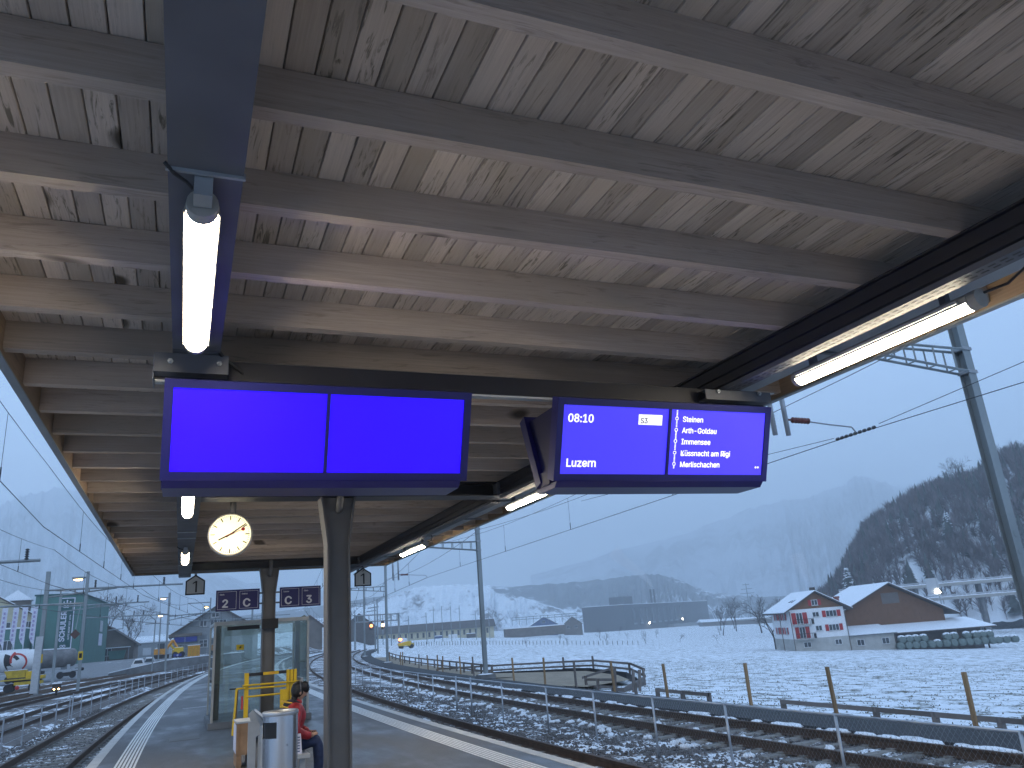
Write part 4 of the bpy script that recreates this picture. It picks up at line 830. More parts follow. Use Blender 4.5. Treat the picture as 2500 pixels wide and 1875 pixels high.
# ---------------------------------------------------------------- chain link fence between the right tracks
fc = thing('chain_link_fence', 'low galvanised chain link fence between the two right tracks', 'fence', on(8.2, 20, -.95))
FY = [-1.5, 1.1, 3.7, 6.2, 8.8, 11.2, 13.4, 15.8, 18.3, 21.4, 24.2, 25.8, 28.8, 31.1, 33.8, 36.6, 39.5, 42.5, 45.5, 48.7, 52, 55.5, 59, 63, 67]
for y in FY:
    q = on(8.2, y, -1.0); b = MB(); r_ = .028 if 23 < y < 26 else .021; b.tube([q, (q[0], q[1], .165 if r_ < .025 else .19)], r_, 8); b.build('post', 'galv', fc, smooth=True)
for a, c_ in zip(FY, FY[1:]):
    p, q = Vector(on(8.2, a, .15)), Vector(on(8.2, c_, .15)); b = MB(); b.tube([p, q], .0165, 8); b.build('top_rail', 'galv', fc, smooth=True)
    L = (q-p).length; d = (q-p)/L; up = Vector((0, 0, 1)); z0 = -.90; Hh = 1.04; b = MB(); st = .075 if a < 24 else .15; w = .0013 if a < 24 else .002
    def seg(u0, v0, u1, v1):
        dd = Vector((u1-u0, v1-v0)).normalized(); nn = Vector((-dd.y, dd.x))*w
        b.add([p*1+d*(u0+s_*nn.x)+up*(v0+s_*nn.y+z0-.15) for s_, u0, v0 in ((1, u0, v0), (-1, u0, v0), (-1, u1, v1), (1, u1, v1))], [(0, 1, 2, 3)])
    u = -Hh*.8
    while u < L and a < 45:
        for sg in (1, -1):
            ua, va, ub, vb = (u, 0, u+Hh*.8, Hh) if sg > 0 else (u+Hh*.8, 0, u, Hh)
            # clip to the bay
            (x0, y0_), (x1, y1_) = ((ua, va), (ub, vb)) if ua < ub else ((ub, vb), (ua, va))
            if x1 <= 0 or x0 >= L: continue
            s_ = (y1_-y0_)/(x1-x0)
            if x0 < 0: y0_ -= s_*x0; x0 = 0
            if x1 > L: y1_ -= s_*(x1-L); x1 = L
            seg(x0, y0_, x1, y1_)
        u += st
    if b.v: b.build('wire_mesh', 'galv_dull', fc, kind='stuff')
# ---------------------------------------------------------------- overhead line masts of the right tracks
def hmast(b, x, y, z0, z1, w=.22, d=.22, tf=.016, tw=.010, ang=0.):
    ca, sa = math.cos(ang), math.sin(ang)
    def rot_(px, py): return (x+px*ca-py*sa, y+px*sa+py*ca)
    poly = [(-w/2, -d/2), (w/2, -d/2), (w/2, -d/2+tf), (tw/2, -d/2+tf), (tw/2, d/2-tf), (w/2, d/2-tf), (w/2, d/2), (-w/2, d/2), (-w/2, d/2-tf), (-tw/2, d/2-tf), (-tw/2, -d/2+tf), (-w/2, -d/2+tf)]
    b.prism([rot_(*p) for p in poly], 'z', z0, z1); return b
def insul(b, p, d, L, r, n=5):
    p, d = Vector(p), Vector(d).normalized(); pts = []; rs = []
    for i in range(n):
        for t_, k in ((0, .45), (.35, 1), (.55, 1), (.9, .45)): pts.append(p+d*L*(i+t_)/n); rs.append(r*k)
    return b.tube(pts, rs, 9)
def right_mast(label, o, y, zb, zt, scale=1., wire_to=11.5, detail=True, lamp=False):
    x = o+shift(y); t = thing('catenary_mast', label, 'mast', (x, y, zb), 'overhead line masts along the right tracks')
    b = MB(); hmast(b, x, y, zb+.55, zt); b.build('post', 'mast_steel', t)
    b = MB(); b.box(x-.42, x+.42, y-.42, y+.42, zb-.3, zb+.55); b.build('foundation', 'concrete_dark', t)
    b = MB(); b.ball((x, y, zb+.552), 1, .40, .40, .05, 10, 4, .15); b.build('snow_cap', 'snow', t, smooth=True)
    tip = x-5.6; za, zc = 6.47, 5.98
    for dy in (-.11, .11):       # lattice cantilever: two parallel trusses
        b = MB(); b.bar((x-.1, y+dy, za), (tip, y+dy, za-.02), .045); b.bar((x-.1, y+dy, zc), (tip+.6, y+dy, za-.06), .045)
        k = 8 if detail else 6
        for i in range(k):
            f = (i+.6)/(k+.6); xx = x-.1+(tip+.6-x+.1)*f; b.bar((xx, y+dy, za-.01), (xx, y+dy, zc+(za-.06-zc)*f), .03)
        b.build('cantilever_truss', 'mast_steel', t)
    if detail:
        b = MB()
        for i in range(8):
            f = (i+.6)/8.6; xx = x-.1+(tip+.6-x+.1)*f; b.bar((xx, y-.11, zc+(za-.06-zc)*f), (xx, y+.11, zc+(za-.06-zc)*f), .02); b.bar((xx, y-.11, za), (xx+.3, y+.11, za), .018)
        b.build('lacing', 'mast_steel', t, kind='stuff')
        for zz in (za+.02, zc, 7.18): MB().box(x-.135, x+.135, y-.135, y+.135, zz-.035, zz+.035).build('clamp', 'galv_dull', t)
    xr = wire_to+shift(y)       # drop tubes, insulator and registration arm
    for dx in (-1.95, -1.65):
        b = MB(); b.tube([(xr+dx, y, za-.05), (xr+dx+.02, y, 4.50)], .045, 10); b.build('drop_tube', 'galv', t, smooth=True)
    b = MB(); b.tube([(xr-1.62, y, 4.80), (xr-1.5, y, 4.79)], .02, 8); insul(b, (xr-1.5, y, 4.79), (1, 0, -.02), .42, .058, 6); b.build('insulator', 'insulator', t, smooth=True)
    b = MB(); b.tube([(xr-1.08, y, 4.77), (xr-.6, y, 4.73), (xr-.08, y, 4.70), (xr, y, 4.60)], .014, 6); b.build('registration_arm', 'galv_dull', t)
    b = MB(); insul(b, (xr-.2, y, za+.03), (0, 0, 1), .42, .05, 5); b.build('insulator', 'insulator_dark', t, smooth=True)
    if detail:
        for i, zz in enumerate((2.62, 2.28, 1.82, 1.50)):
            b = MB(); b.lathe([(.06, 0), (.06, .006)], (x, y-.111, zz-.0), 14, 'y'); b.v = [(p[0], 2*(y-.111)-p[1], p[2]) for p in b.v]; b.f = [f[::-1] for f in b.f]; b.build('number_disc', 'mast_steel', t)
    return t
right_mast('tall grey steel mast at the right edge of the picture with lattice arm', 15.0, 10.45, -1.25, 9.4)
right_mast('grey steel mast on concrete block beside the wooden pen, right of centre', 14.65, 42.7, -1.35, 9.2)
right_mast('slim steel mast in the middle distance, second from the centre', 14.25, 79.8, -1.4, 9.2, detail=False)
right_mast('distant steel mast just right of the near column', 13.7, 115, -1.4, 9.2, detail=False)
# wires of the outer right track
def wires(name, label, o, za, ym, zc, r0, sag=1.0, dro=6.5, rc=None, y_end=190, odd=0.):
    t = thing(name, label, 'cable', on(o, 10, zc))
    for y0, y1 in zip(ym, ym[1:]):
        dd = (y0+y1)/2; r_ = r0*(1+max(0, dd-20)/55)
        b = MB(); b.tube([(o+shift(y0)+(shift(y1)-shift(y0))*i/8+odd*(.2-.4*(i % 2)*0), y0+(y1-y0)*i/8, zc) for i in range(9)], r_, 5); b.build('contact_wire', 'wire', t)
        b = MB(); pts = [(o+shift(y0)+(shift(y1)-shift(y0))*i/12, y0+(y1-y0)*i/12, za-4*sag*(i/12)*(1-i/12)) for i in range(13)]; b.tube(pts, r_*.8, 5); b.build('messenger_wire', 'wire', t)
        n = int((y1-y0)/dro)
        for i in range(1, n+1):
            f = i/(n+1); xx = o+shift(y0)+(shift(y1)-shift(y0))*f; b = MB(); b.tube([(xx, y0+(y1-y0)*f, za-4*sag*f*(1-f)), (xx, y0+(y1-y0)*f, zc)], r_*.55, 4); b.tube([(xx, y0+(y1-y0)*f, zc), (xx, y0+(y1-y0)*f, zc+.22)], r_*1.5, 4); b.build('dropper', 'wire', t)
    return t
wires('overhead_wire', 'overhead contact wire of the outer right track crossing the pale sky', 11.5, 6.35, [-24, 10.45, 42.7, 79.8, 115, 160], 4.57, .0075, .75)
wires('overhead_wire', 'overhead contact wire above the track beside the right platform edge', 6.1, 6.3, [-24, 10.45, 42.7, 79.8, 115, 160], 4.75, .006, .75)
fd = thing('feeder_cable', 'single feeder cable running between the right mast tops', 'cable', (15, 10, 7.2))
yms = [-24, 10.45, 42.7, 79.8, 115, 160]; oms = [15.1, 15.15, 14.8, 14.4, 13.85, 13.5]
for i in range(5):
    b = MB(); p, q = on(oms[i], yms[i], 7.18), on(oms[i+1], yms[i+1], 7.18); b.tube([(p[0]+(q[0]-p[0])*k/10, p[1]+(q[1]-p[1])*k/10, 7.18-.5*4*(k/10)*(1-k/10)) for k in range(11)], .008*(1+max(0, yms[i])/60), 5); b.build('cable_span', 'wire', fd)
sp = thing('wire_splice', 'short braided splice clamped on contact wire right of the departure display', 'clamp', (11.5, 10.45, 4.6))
b = MB()
for i in range(9): q = (11.5+shift(10.45), 10.0+i*.11, 4.585); b.bar(q, (q[0], q[1]+.06, q[2]), .045)
b.build('clamp_row', 'insulator_dark', sp)
b = MB(); b.tube([(11.5, 9.9, 4.62), (11.5, 5.5, 4.95), (11.5, -1, 5.4)], .006, 5); b.tube([(11.5, 11.0, 4.62), (11.52, 15.5, 4.9), (11.7, 22, 5.3)], .006, 5); b.build('stitch_wire', 'wire', sp)
# ---------------------------------------------------------------- stakes, barriers, pen
random.seed(21)
stk = [12.2, 16.0, 19.3, 23.7, 27.5, 31.0, 34.5, 38.8, 46.3, 49.5, 54.8, 56.4, 60.1, 64.2, 73.7, 74.9, 84.7]
for i, y in enumerate(stk):
    x = 14.98+shift(y); zt = .05+random.uniform(-.05, .09); ln = random.uniform(-.05, .05); ly = random.uniform(-.03, .03); w = .075
    b = MB(); b.obox((x-w/2, y-w/2, -1.3), (w, 0, 0), (0, w, 0), (ln, ly, zt+1.3)); 
    lb = ('rough wooden stake beyond the footpath, '+ordn(i)+' from the right') if i < 14 else ('distant wooden stake beside the far railing, '+ordn(i-14)+' past the curve')
    tag(b.build('wooden_stake', 'post_wood' if i not in (5, 8, 13) else 'grey_wood', o=(x, y, -1.2)), lb, 'stake', 'wooden stakes along the footpath')
def barrier(label, ys, o, zt, rails, hz=.30, ph=None):
    y0 = ys[0]; t = thing('wooden_barrier', label, 'barrier', on(o, y0, zt-hz))
    for y in ys: q = on(o, y); MB().box(q[0]-.06, q[0]+.06, y-.06, y+.06, gz(*q[:2])-.2, zt-.01).build('post', 'grey_wood', t)
    for zr in rails:
        for a, c_ in zip(ys, ys[1:]):
            p, q = Vector(on(o-.065, a-.06, zr)), Vector(on(o-.065, c_+.06, zr)); b = MB(); b.obox(p, q-p, (.05, 0, 0), (0, 0, .11)); b.build('rail', 'grey_wood', t)
barrier('low grey wooden barrier rail beyond the footpath at far right', [8.5, 10.6, 12.57, 14.2, 15.95, 19.4], 16.2, -.99, [-1.1])
barrier('short low wooden barrier left of the long one', [23.1, 24.7, 26.4], 16.2, -.96, [-1.08])
pn = thing('wooden_pen', 'wooden railing around a boarded excavation pit beside the footpath', 'pen', (20, 40, -1.6))
back = [(17.2, 57.0), (19.4, 55.0), (21.5, 53.0), (24.0, 50.0), (25.2, 48.0), (23.9, 41.1), (21.35, 35.4)]
for i, (x, y) in enumerate(back):
    zt = -.62 if i in (3, 4) else -.88; MB().box(x-.05, x+.05, y-.05, y+.05, gz(x, y)-.2, zt).build('post', 'grey_wood', pn)
for (a, c_) in zip(back, back[1:]):
    for zr in (-.98, -1.28):
        p, q = Vector((*a, zr)), Vector((*c_, zr)); d = (q-p).normalized(); nn = Vector((-d.y, d.x, 0))*.04; b = MB(); b.obox(p+nn*1.6, q-p, nn, (0, 0, .12)); b.build('rail', 'grey_wood', pn)
for (x, y, zt, lx) in ((17.34, 33.9, -.80, .0), (17.24, 32.6, -.87, .02), (17.4, 31.4, -.43, .12), (17.9, 30.7, -.54, .12), (18.5, 31.2, -.60, .14), (17.1, 29.1, -.93, 0)):
    b = MB(); b.obox((x-.05, y-.05, -1.75), (.10, 0, 0), (0, .10, 0), (lx, 0, zt+1.75)); b.build('post', 'grey_wood', pn)
for p, q in (((17.3, 34.2, -.95), (21.0, 38.0, -.92)), ((17.3, 33.9, -1.02), (17.3, 31.3, -.95)), ((17.3, 33.9, -1.30), (17.2, 31.3, -1.25))):
    b = MB(); p, q = Vector(p), Vector(q); b.obox(p, q-p, (.04, .02, 0), (0, 0, .11)); b.build('rail', 'grey_wood', pn)
for i in range(3):      # boarded front corner
    z_ = -1.72+i*.17; b = MB(); b.obox((17.45, 30.75, z_), (3.85, 4.6, 0), (.03, -.03, 0), (0, 0, .16)); b.build('board', 'grey_wood', pn)
    b = MB(); b.obox((17.35, 31.6, z_), (.1, -.9, 0), (.04, 0, 0), (0, 0, .16)); b.build('board', 'grey_wood', pn)
b = MB(); b.add([(16.0, 58, -1.10), (16.0, 45, -1.12), (15.9, 36, -1.14), (16.6, 32.5, -1.16), (21.0, 36.2, -1.38), (23.3, 41.5, -1.48), (24.6, 48.0, -1.50), (21.0, 52.8, -1.42), (18, 55.6, -1.3)], [tuple(range(9))]); b.f = [f[::-1] if False else f for f in b.f]; struct(b.build('pit_sand', 'sand'))
b = MB(); pts = [(17.1, 56.8), (19.3, 54.8), (21.4, 52.8), (23.8, 49.8), (25.0, 47.9), (23.7, 41.2), (21.2, 35.6)]
for (a, c_) in zip(pts, pts[1:]): b.quad((*a, -1.75), (*c_, -1.75), (*c_, -1.34+random.uniform(-.04, .04)), (*a, -1.34+random.uniform(-.04, .04)))
b.build('pit_liner', 'liner_black', pn)
rl = thing('site_railing', 'long two-rail wooden site railing winding along the footpath into the distance', 'railing', on(16.2, 60, -1.3)); ry_ = [45.5, 48, 50.5, 53, 55.5, 58, 61, 64, 67, 70.5, 74, 78, 82, 87, 93, 100, 108]
def ro(y): return 15.9+.35*sm(45, 60, y)+.5*sm(80, 108, y)
for y in ry_:
    q = on(ro(y), y); MB().box(q[0]-.05, q[0]+.05, y-.05, y+.05, -1.5, -.45).build('post', 'grey_wood', rl)
for a, c_ in zip(ry_, ry_[1:]):
    for zr in (-.56, -.92): p, q = Vector(on(ro(a), a, zr)), Vector(on(ro(c_), c_, zr)); b = MB(); b.obox(p, q-p, (.05, .0, 0), (0, 0, .10)); b.build('rail', 'grey_wood', rl)
b = MB(); ysr = steps(44, 112, 3)
for a, c_ in zip(ysr, ysr[1:]): b.quad(on(14.86, a, -1.06), on(ro(a)+.9, a, -1.17), on(ro(c_)+.9, c_, -1.17), on(14.86, c_, -1.06))
struct(b.build('site_track', 'sand'))
ff = thing('field_fence', 'long line of small pale posts crossing the snowy field', 'fence', (70, 250, -2))
for i in range(72):
    f = i/71; x = 60+60*f; y = 236+34*f-70*f*f; z = gz(x, y); MB().box(x-.06, x+.06, y-.06, y+.06, z-.2, z+1.15).build('post', 'grey_wood', ff)
ex = thing('mini_dumper', 'small yellow dumper with orange beacon on the field beside the track', 'dumper', (52.5, 200, -2.3)); ez = gz(52.5, 200)
MB().prism([(50.6, ez+.7), (53.4, ez+.7), (53.7, ez+1.7), (52.9, ez+1.75), (50.4, ez+1.25)], 'y', 199, 200.6).build('skip', 'yellow_paint', ex)
MB().box(53.0, 54.3, 199.1, 200.5, ez+.55, ez+1.2).build('engine_cover', 'yellow_dull', ex); MB().box(50.8, 54.2, 199.3, 200.3, ez+.4, ez+.54).build('chassis', 'black_soft', ex)
for x in (51.2, 53.8):
    for y in (199.05, 200.3): b = MB(); b.lathe([(.2, 0), (.5, .03), (.5, .27), (.2, .3)], (x, y, ez+.5), 14, 'y'); b.build('wheel', 'black_soft', ex)
b = MB(); b.tube([(51.0, 199.8, ez+1.25), (51.0, 199.8, ez+2.0)], .05, 6); b.build('beacon_pole', 'black_soft', ex); b = MB(); b.ball((51.0, 199.8, ez+2.25), .42, 1.2, 1, .8, 10, 7); b.build('beacon', 'beacon', ex)
# ---------------------------------------------------------------- farm
class Frame:
    """local building frame: u along the front, v into depth, z up"""
    def __init__(s, o, ang): s.o = Vector((o[0], o[1], 0)); s.f = Vector((math.cos(ang), math.sin(ang), 0)); s.b = Vector((-math.sin(ang), math.cos(ang), 0))
    def P(s, u, v, z): q = s.o+s.f*u+s.b*v; return Vector((q.x, q.y, z))
    def box(s, m, u0, u1, v0, v1, z0, z1): return m.obox(s.P(u0, v0, z0), s.f*(u1-u0), s.b*(v1-v0), (0, 0, z1-z0))
    def wedge(s, m, poly, v0, v1):
        """polygon in (u,z), swept in depth v0..v1"""
        n = len(poly); ar = sum(poly[i][0]*poly[(i+1) % n][1]-poly[(i+1) % n][0]*poly[i][1] for i in range(n))
        if ar < 0: poly = poly[::-1]
        vs = [s.P(u, v0, z) for u, z in poly]+[s.P(u, v1, z) for u, z in poly]
        return m.add(vs, [tuple(range(n)), tuple(range(2*n-1, n-1, -1))]+[((i+1) % n, i, i+n, (i+1) % n+n) for i in range(n)])
def window(F, t, u0, u1, z0, z1, v=-.02, bars=1, mull='window_white', sh=None, pane='pane_dark'):
    fr = MB(); w = .07
    F.box(fr, u0, u1, v-.03, v+.06, z0, z0+w); F.box(fr, u0, u1, v-.03, v+.06, z1-w, z1); F.box(fr, u0, u0+w, v-.03, v+.06, z0+w, z1-w); F.box(fr, u1-w, u1, v-.03, v+.06, z0+w, z1-w)
    for i in range(bars): uu = u0+(u1-u0)*(i+1)/(bars+1); F.box(fr, uu-w/2, uu+w/2, v-.03, v+.06, z0+w, z1-w)
    f = fr.build('window', mull, t); F_ = MB(); F.box(F_, u0+w, u1-w, v+.0, v+.03, z0+w, z1-w); F_.build('pane', pane, f)
    s_ = MB(); F.box(s_, u0-.08, u1+.08, v-.12, v-.031, z0-.09, z0-.01); s_.build('sill', 'house_base', f)
    if sh:
        for a, c_ in ((u0-sh-.03, u0-.03), (u1+.03, u1+sh+.03)): q = MB(); F.box(q, a, c_, v-.06, v-.031, z0, z1); q.build('shutter', 'shutter_red', f)
    return f
FA = math.atan2(-.397, .917); F = Frame((99.1, 112.6), FA)
hs = thing('farmhouse', 'white farmhouse with red shutters and brown gable in the snowy field', 'house', (103, 111, -6.3))
W, Lh, zb, zt, zr = 9.5, 11., -6.2, .8, 3.75
b = MB(); F.box(b, 0, W, 0, Lh, zb+2.05, zt); b.build('wall', 'white_wall', hs)
b = MB(); F.box(b, -.03, W+.03, -.03, Lh+.03, zb-3, zb+2.04); b.build('basement_wall', 'house_base', hs)
b = MB(); F.wedge(b, [(0, zt+.01), (W, zt+.01), (W/2, zr-.25)], .03, Lh); b.build('gable_wall', 'barn_wood', hs)
for sg in (0, 1):
    e, rdg = (-1.35, W/2) if sg == 0 else (W+1.35, W/2); ze = zt-.75+.35
    roof = MB(); F.wedge(roof, [(e, ze), (rdg, zr), (rdg, zr-.22), (e, ze-.22)], -1.0, Lh+.8); r_ = roof.build('roof', 'roof_dark', hs)
    sn_ = MB(); F.wedge(sn_, [(e, ze+.01), (rdg, zr+.01), (rdg, zr+.13), (e, ze+.13)], -.95, Lh+.75); sn_.build('snow_cover', 'snow', r_)
    if sg == 0:
        for (a, vv) in ((.55, 2.0), (.55, 3.4)):
            um = e+(rdg-e)*a; zm = ze+(zr-ze)*a; q = MB(); F.wedge(q, [(um-.6, zm-.27), (um+.6, zm+.26+.13), (um+.6, zm+.28+.13), (um-.6, zm-.10)], vv, vv+.7); q.build('roof_window', 'pane_dark', r_)
window(F, hs, 1.0, 2.1, -1.65, .25, bars=1, sh=.8); window(F, hs, 3.9, 5.1, -.65, .2, bars=1); window(F, hs, 6.3, 8.2, -.8, .3, bars=2, sh=.65)
window(F, hs, 1.15, 2.2, -4.05, -2.15, bars=1, sh=.7); window(F, hs, 4.05, 5.2, -3.0, -2.1, bars=1); window(F, hs, 6.4, 8.2, -3.15, -2.05, bars=2, sh=.6)
window(F, hs, 1.5, 2.8, -5.6, -4.7, bars=1, v=-.05); window(F, hs, 7.0, 8.2, -5.5, -4.6, bars=1, v=-.05); window(F, hs, 4.1, 5.2, 1.3, 2.25, bars=1, v=.0, sh=.55)
FS = Frame(tuple(F.P(0, Lh, 0))[:2], FA-math.pi/2)
for zz in (-.9, -3.3):
    for u0 in (7.2, 4.6, 2.2): window(FS, hs, u0, u0+1.1, zz, zz+1.15, bars=1, sh=.5)
for zz in (-1.75, -4.15):
    q = MB(); F.box(q, .1, 3.6, -1.2, -.03, zz-.12, zz); bl_ = q.build('balcony', 'house_base', hs)
    q = MB(); F.box(q, .1, 3.6, -1.2, -1.14, zz+.85, zz+.93)
    for u in (.1, .8, 1.5, 2.2, 2.9, 3.54): F.box(q, u, u+.05, -1.19, -1.15, zz, zz+.85)
    q.build('railing', 'black_soft', bl_)
    q = MB(); F.box(q, 3.3, 3.56, -1.1, -.7, zz+.01, zz+.8); q.build('planter', 'black_soft', bl_)
for u, v in ((-.08, -.1), (W+.08, -.1), (-.9, Lh*.3)):
    q = MB(); q.tube([F.P(u, v, zt-.3), F.P(u, v, zb-.5)], .07, 6); q.build('downpipe', 'brown_wall', hs)
q = MB(); F.box(q, 6.4, 7.2, 5.5, 6.3, 1.5, 4.5); q.build('chimney', 'roof_dark', hs)
q = MB(); F.box(q, 5.6, 8.6, 3.8, 6.8, 1.4, 3.35); q.build('dormer', 'brown_wall', hs)
sb_ = thing('annex_building', 'low pale annex with tiled snowy roof between farmhouse and bales', 'building', (110, 106, -6.6)); FB = Frame(tuple(F.P(W+.15, 1.2, 0))[:2], FA)
q = MB(); FB.box(q, 0, 8.3, 0, 6, -9, -4.35); q.build('wall', 'house_base', sb_)
q = MB(); FB.wedge(q, [(-.2, -4.35), (8.7, -4.35), (8.7, -4.2), (-.2, -4.2)], -.7, -.5); q.build('eaves_board', 'roof_dark', sb_)
q = MB(); q.add([FB.P(-.2, -.7, -4.28), FB.P(8.7, -.7, -4.28), FB.P(8.2, 5.5, -2.9), FB.P(-.2, 5.5, -2.9), FB.P(-.2, -.7, -4.12), FB.P(8.7, -.7, -4.12), FB.P(8.2, 5.5, -2.75), FB.P(-.2, 5.5, -2.75)], [(3, 2, 1, 0), (4, 5, 6, 7), (0, 1, 5, 4), (1, 2, 6, 5), (2, 3, 7, 6), (3, 0, 4, 7)]); q.build('roof', 'snow', sb_)
for u in (1.6, 6.0): window(FB, sb_, u, u+1.3, -6.05, -5.0, bars=1)
br_ = thing('barn', 'large brown timber barn with snowy gable roof behind the farmhouse', 'barn', (120, 108, -6.5)); FC = Frame(tuple(F.P(9.2, 6.5, 0))[:2], FA)
q = MB(); FC.wedge(q, [(1.0, -9.5), (21.0, -9.5), (21.0, -1.0), (11.6, 4.0), (1.0, -1.3)], 0, 16); q.build('wall', 'barn_wood', br_)
q = MB(); FC.box(q, 10.2, 13.4, -.06, -.02, .6, 2.5); q.build('hatch', 'grey_wood', br_)
for (e, ze) in ((-1.6, -2.0), (23.4, -1.9)):
    q = MB(); FC.wedge(q, [(e, ze), (11.6, 4.3), (11.6, 4.1), (e, ze-.2)], -1.2, 17); r_ = q.build('roof', 'roof_dark', br_)
    q = MB(); FC.wedge(q, [(e, ze+.01), (11.6, 4.31), (11.6, 4.45), (e, ze+.14)], -1.15, 16.9); q.build('snow_cover', 'snow', r_)
q = MB(); q.tube([FC.P(3.5, 4, .2), FC.P(3.5, 4, 2.3)], .45, 10); q.tube([FC.P(3.5, 4, 2.3), FC.P(3.5, 4, 2.6)], .6, 10); q.build('vent', 'tile_red', br_)
lt = thing('open_shed', 'long lean-to shed with white snowy roof beside the barn', 'shed', (122, 99, -6.8)); FD = Frame(tuple(F.P(W+8.6, 1.4, 0))[:2], FA)
q = MB(); FD.box(q, 0, 16.5, 2.2, 5.2, -9.5, -4.6); q.build('wall', 'grey_wood', lt)
q = MB(); q.add([FD.P(-5.5, 0, -4.55), FD.P(18.2, 0, -4.55), FD.P(16.5, 6.5, -2.9), FD.P(-6.5, 6.5, -2.9), FD.P(-5.5, 0, -4.33), FD.P(18.2, 0, -4.33), FD.P(16.5, 6.5, -2.7), FD.P(-6.5, 6.5, -2.7)], [(3, 2, 1, 0), (4, 5, 6, 7), (0, 1, 5, 4), (1, 2, 6, 5), (2, 3, 7, 6), (3, 0, 4, 7)]); q.build('roof', 'snow', lt)
q = MB(); FD.box(q, -5.4, 18.1, -.08, -.01, -4.6, -4.4); q.build('eaves_board', 'roof_dark', lt)
for u in (.2, 5.5, 11, 16.2): q = MB(); FD.box(q, u, u+.22, .3, .52, -9.5, -4.4); q.build('post', 'grey_wood', lt)
# wrapped bales, each with its snow cap, in two and three tiers
bm = MB(); bm.lathe([(.45, -.62), (.60, -.58), (.62, 0), (.60, .58), (.45, .62)], (0, 0, 0), 14, 'y'); bme = bm.mesh('wrap'); bme.materials.append(MATS['bale_green'])
for p in bme.polygons: p.use_smooth = True
sm_ = MB(); sm_.ball((0, 0, .48), 1, .64, .66, .28, 10, 5, .1); sme = sm_.mesh('snow_cap'); sme.materials.append(MATS['snow'])
for p in sme.polygons: p.use_smooth = True
row = [(i*1.32, 0) for i in range(16)]+[(.6+i*1.32, 1) for i in range(4)]+[(8.6+i*1.32, 1) for i in range(2)]+[(12.2+i*1.32, 1) for i in range(4)]
for i, (u, lv) in enumerate(row):
    q = FD.P(u+.1+random.uniform(-.08, .08), -1.0-random.uniform(0, .3)+lv*.5, -6.55+lv*1.0-u*.012)
    t = thing('silage_bale', 'pale green wrapped bale with snow cap, '+(ordn(i)+' from the farmhouse in the bottom row' if lv == 0 else ordn(i-16)+' from the farmhouse in the upper row'), 'bale', q, 'wrapped bales beside the shed')
    for nm, me in (('wrap', bme), ('snow_cap', sme)):
        if nm == 'snow_cap' and lv == 0 and any(abs(u-u2) < .9 and l2 == 1 for u2, l2 in row): continue
        o = bpy.data.objects.new(nm, me); COL.objects.link(o); o.parent = t; o.rotation_euler.z = FA+random.uniform(-.1, .1)
# ---------------------------------------------------------------- trees
def tree_mesh(h, seed, dens=1., spread=.55, lev=4, lean=0.):
    """bare tree: tapered trunk, limbs, fine twigs"""
    rnd = random.Random(seed); b = MB()
    def grow(p, d, L, r, lv):
        n = 3; pts = [p]; q = p; dd = d
        for i in range(n): dd = (dd+Vector((rnd.uniform(-.16, .16), rnd.uniform(-.16, .16), .05))).normalized(); q = q+dd*L/n; pts.append(q)
        b.tube(pts, r, 5 if lv < 2 else 3, r*.62, cap=False)
        if lv >= lev: return
        k = (4 if lv == 0 else 3 if lv < 3 else 3); k = max(2, int(k*dens+rnd.random()*.8))
        for i in range(k):
            a = rnd.random()*6.28; tilt = spread*rnd.uniform(.7, 1.5); ax = dd.orthogonal().normalized(); ax.rotate(Matrix.Rotation(a, 3, dd)); nd = (dd*math.cos(tilt)+ax*math.sin(tilt)).normalized()
            st = pts[-1] if rnd.random() < .6 else pts[-2]; grow(st, nd, L*rnd.uniform(.58, .82), max(r*.55, .006*h/4), lv+1)
    grow(Vector((0, 0, -.2)), Vector((lean, 0, 1)), h*.36, h*.020, 0); return b
tm = []
for k in range(4):
    me = tree_mesh(4., 40+k, 1., .6).mesh('branches'); me.materials.append(MATS['bark']); tm.append(me)
orch = [(85.9, 200.9, 2.9), (122.6, 256.7, 3.4), (100.9, 206.7, 2.8), (157.8, 292.1, 5.0), (112.9, 205.5, 3.9), (255.1, 446.8, 6.), (184.9, 316.4, 3.4), (132.5, 216.1, 4.5), (204.1, 322.9, 4.2), (157.6, 235.0, 3.3), (168.3, 228.8, 2.9), (221.2, 297.9, 4.4)]
for i, (x, y, h) in enumerate(orch):
    o = bpy.data.objects.new('orchard_tree', tm[i % 4]); COL.objects.link(o); o.location = (x, y, gz(x, y)); o.scale = [h/4*1.05]*3; o.rotation_euler.z = i*1.7
    tag(o, 'small bare orchard tree on the snowy field, '+ordn(i)+' from the left', 'tree', 'orchard trees in the field')
def tree(label, x, y, h, seed, z=None, lev=5, group=None, spread=.5, dens=1.):
    z = gz(x, y) if z is None else z; b = tree_mesh(h, seed, dens, spread, lev); b.v = [(p[0]+x, p[1]+y, p[2]+z) for p in b.v]
    return tag(b.build('bare_tree', 'bark', o=(x, y, z)), label, 'tree', group)
tree('bare leafless tree standing left of the farmhouse', 104, 123.5, 9.5, 5, spread=.55)
tree('bare shrub at the right edge of the field near the bales', 128, 84, 3.2, 8, lev=5, spread=.8)
for i, (x, y, h) in enumerate(((205, 250, 16), (214, 246, 13), (196, 262, 11), (232, 300, 15), (262, 340, 14), (246, 330, 12))): tree('bare tree in the row behind the farm roofs, '+ordn(i)+' of six', x, y, h, 60+i, -7.5, 5, 'bare trees behind the farm')
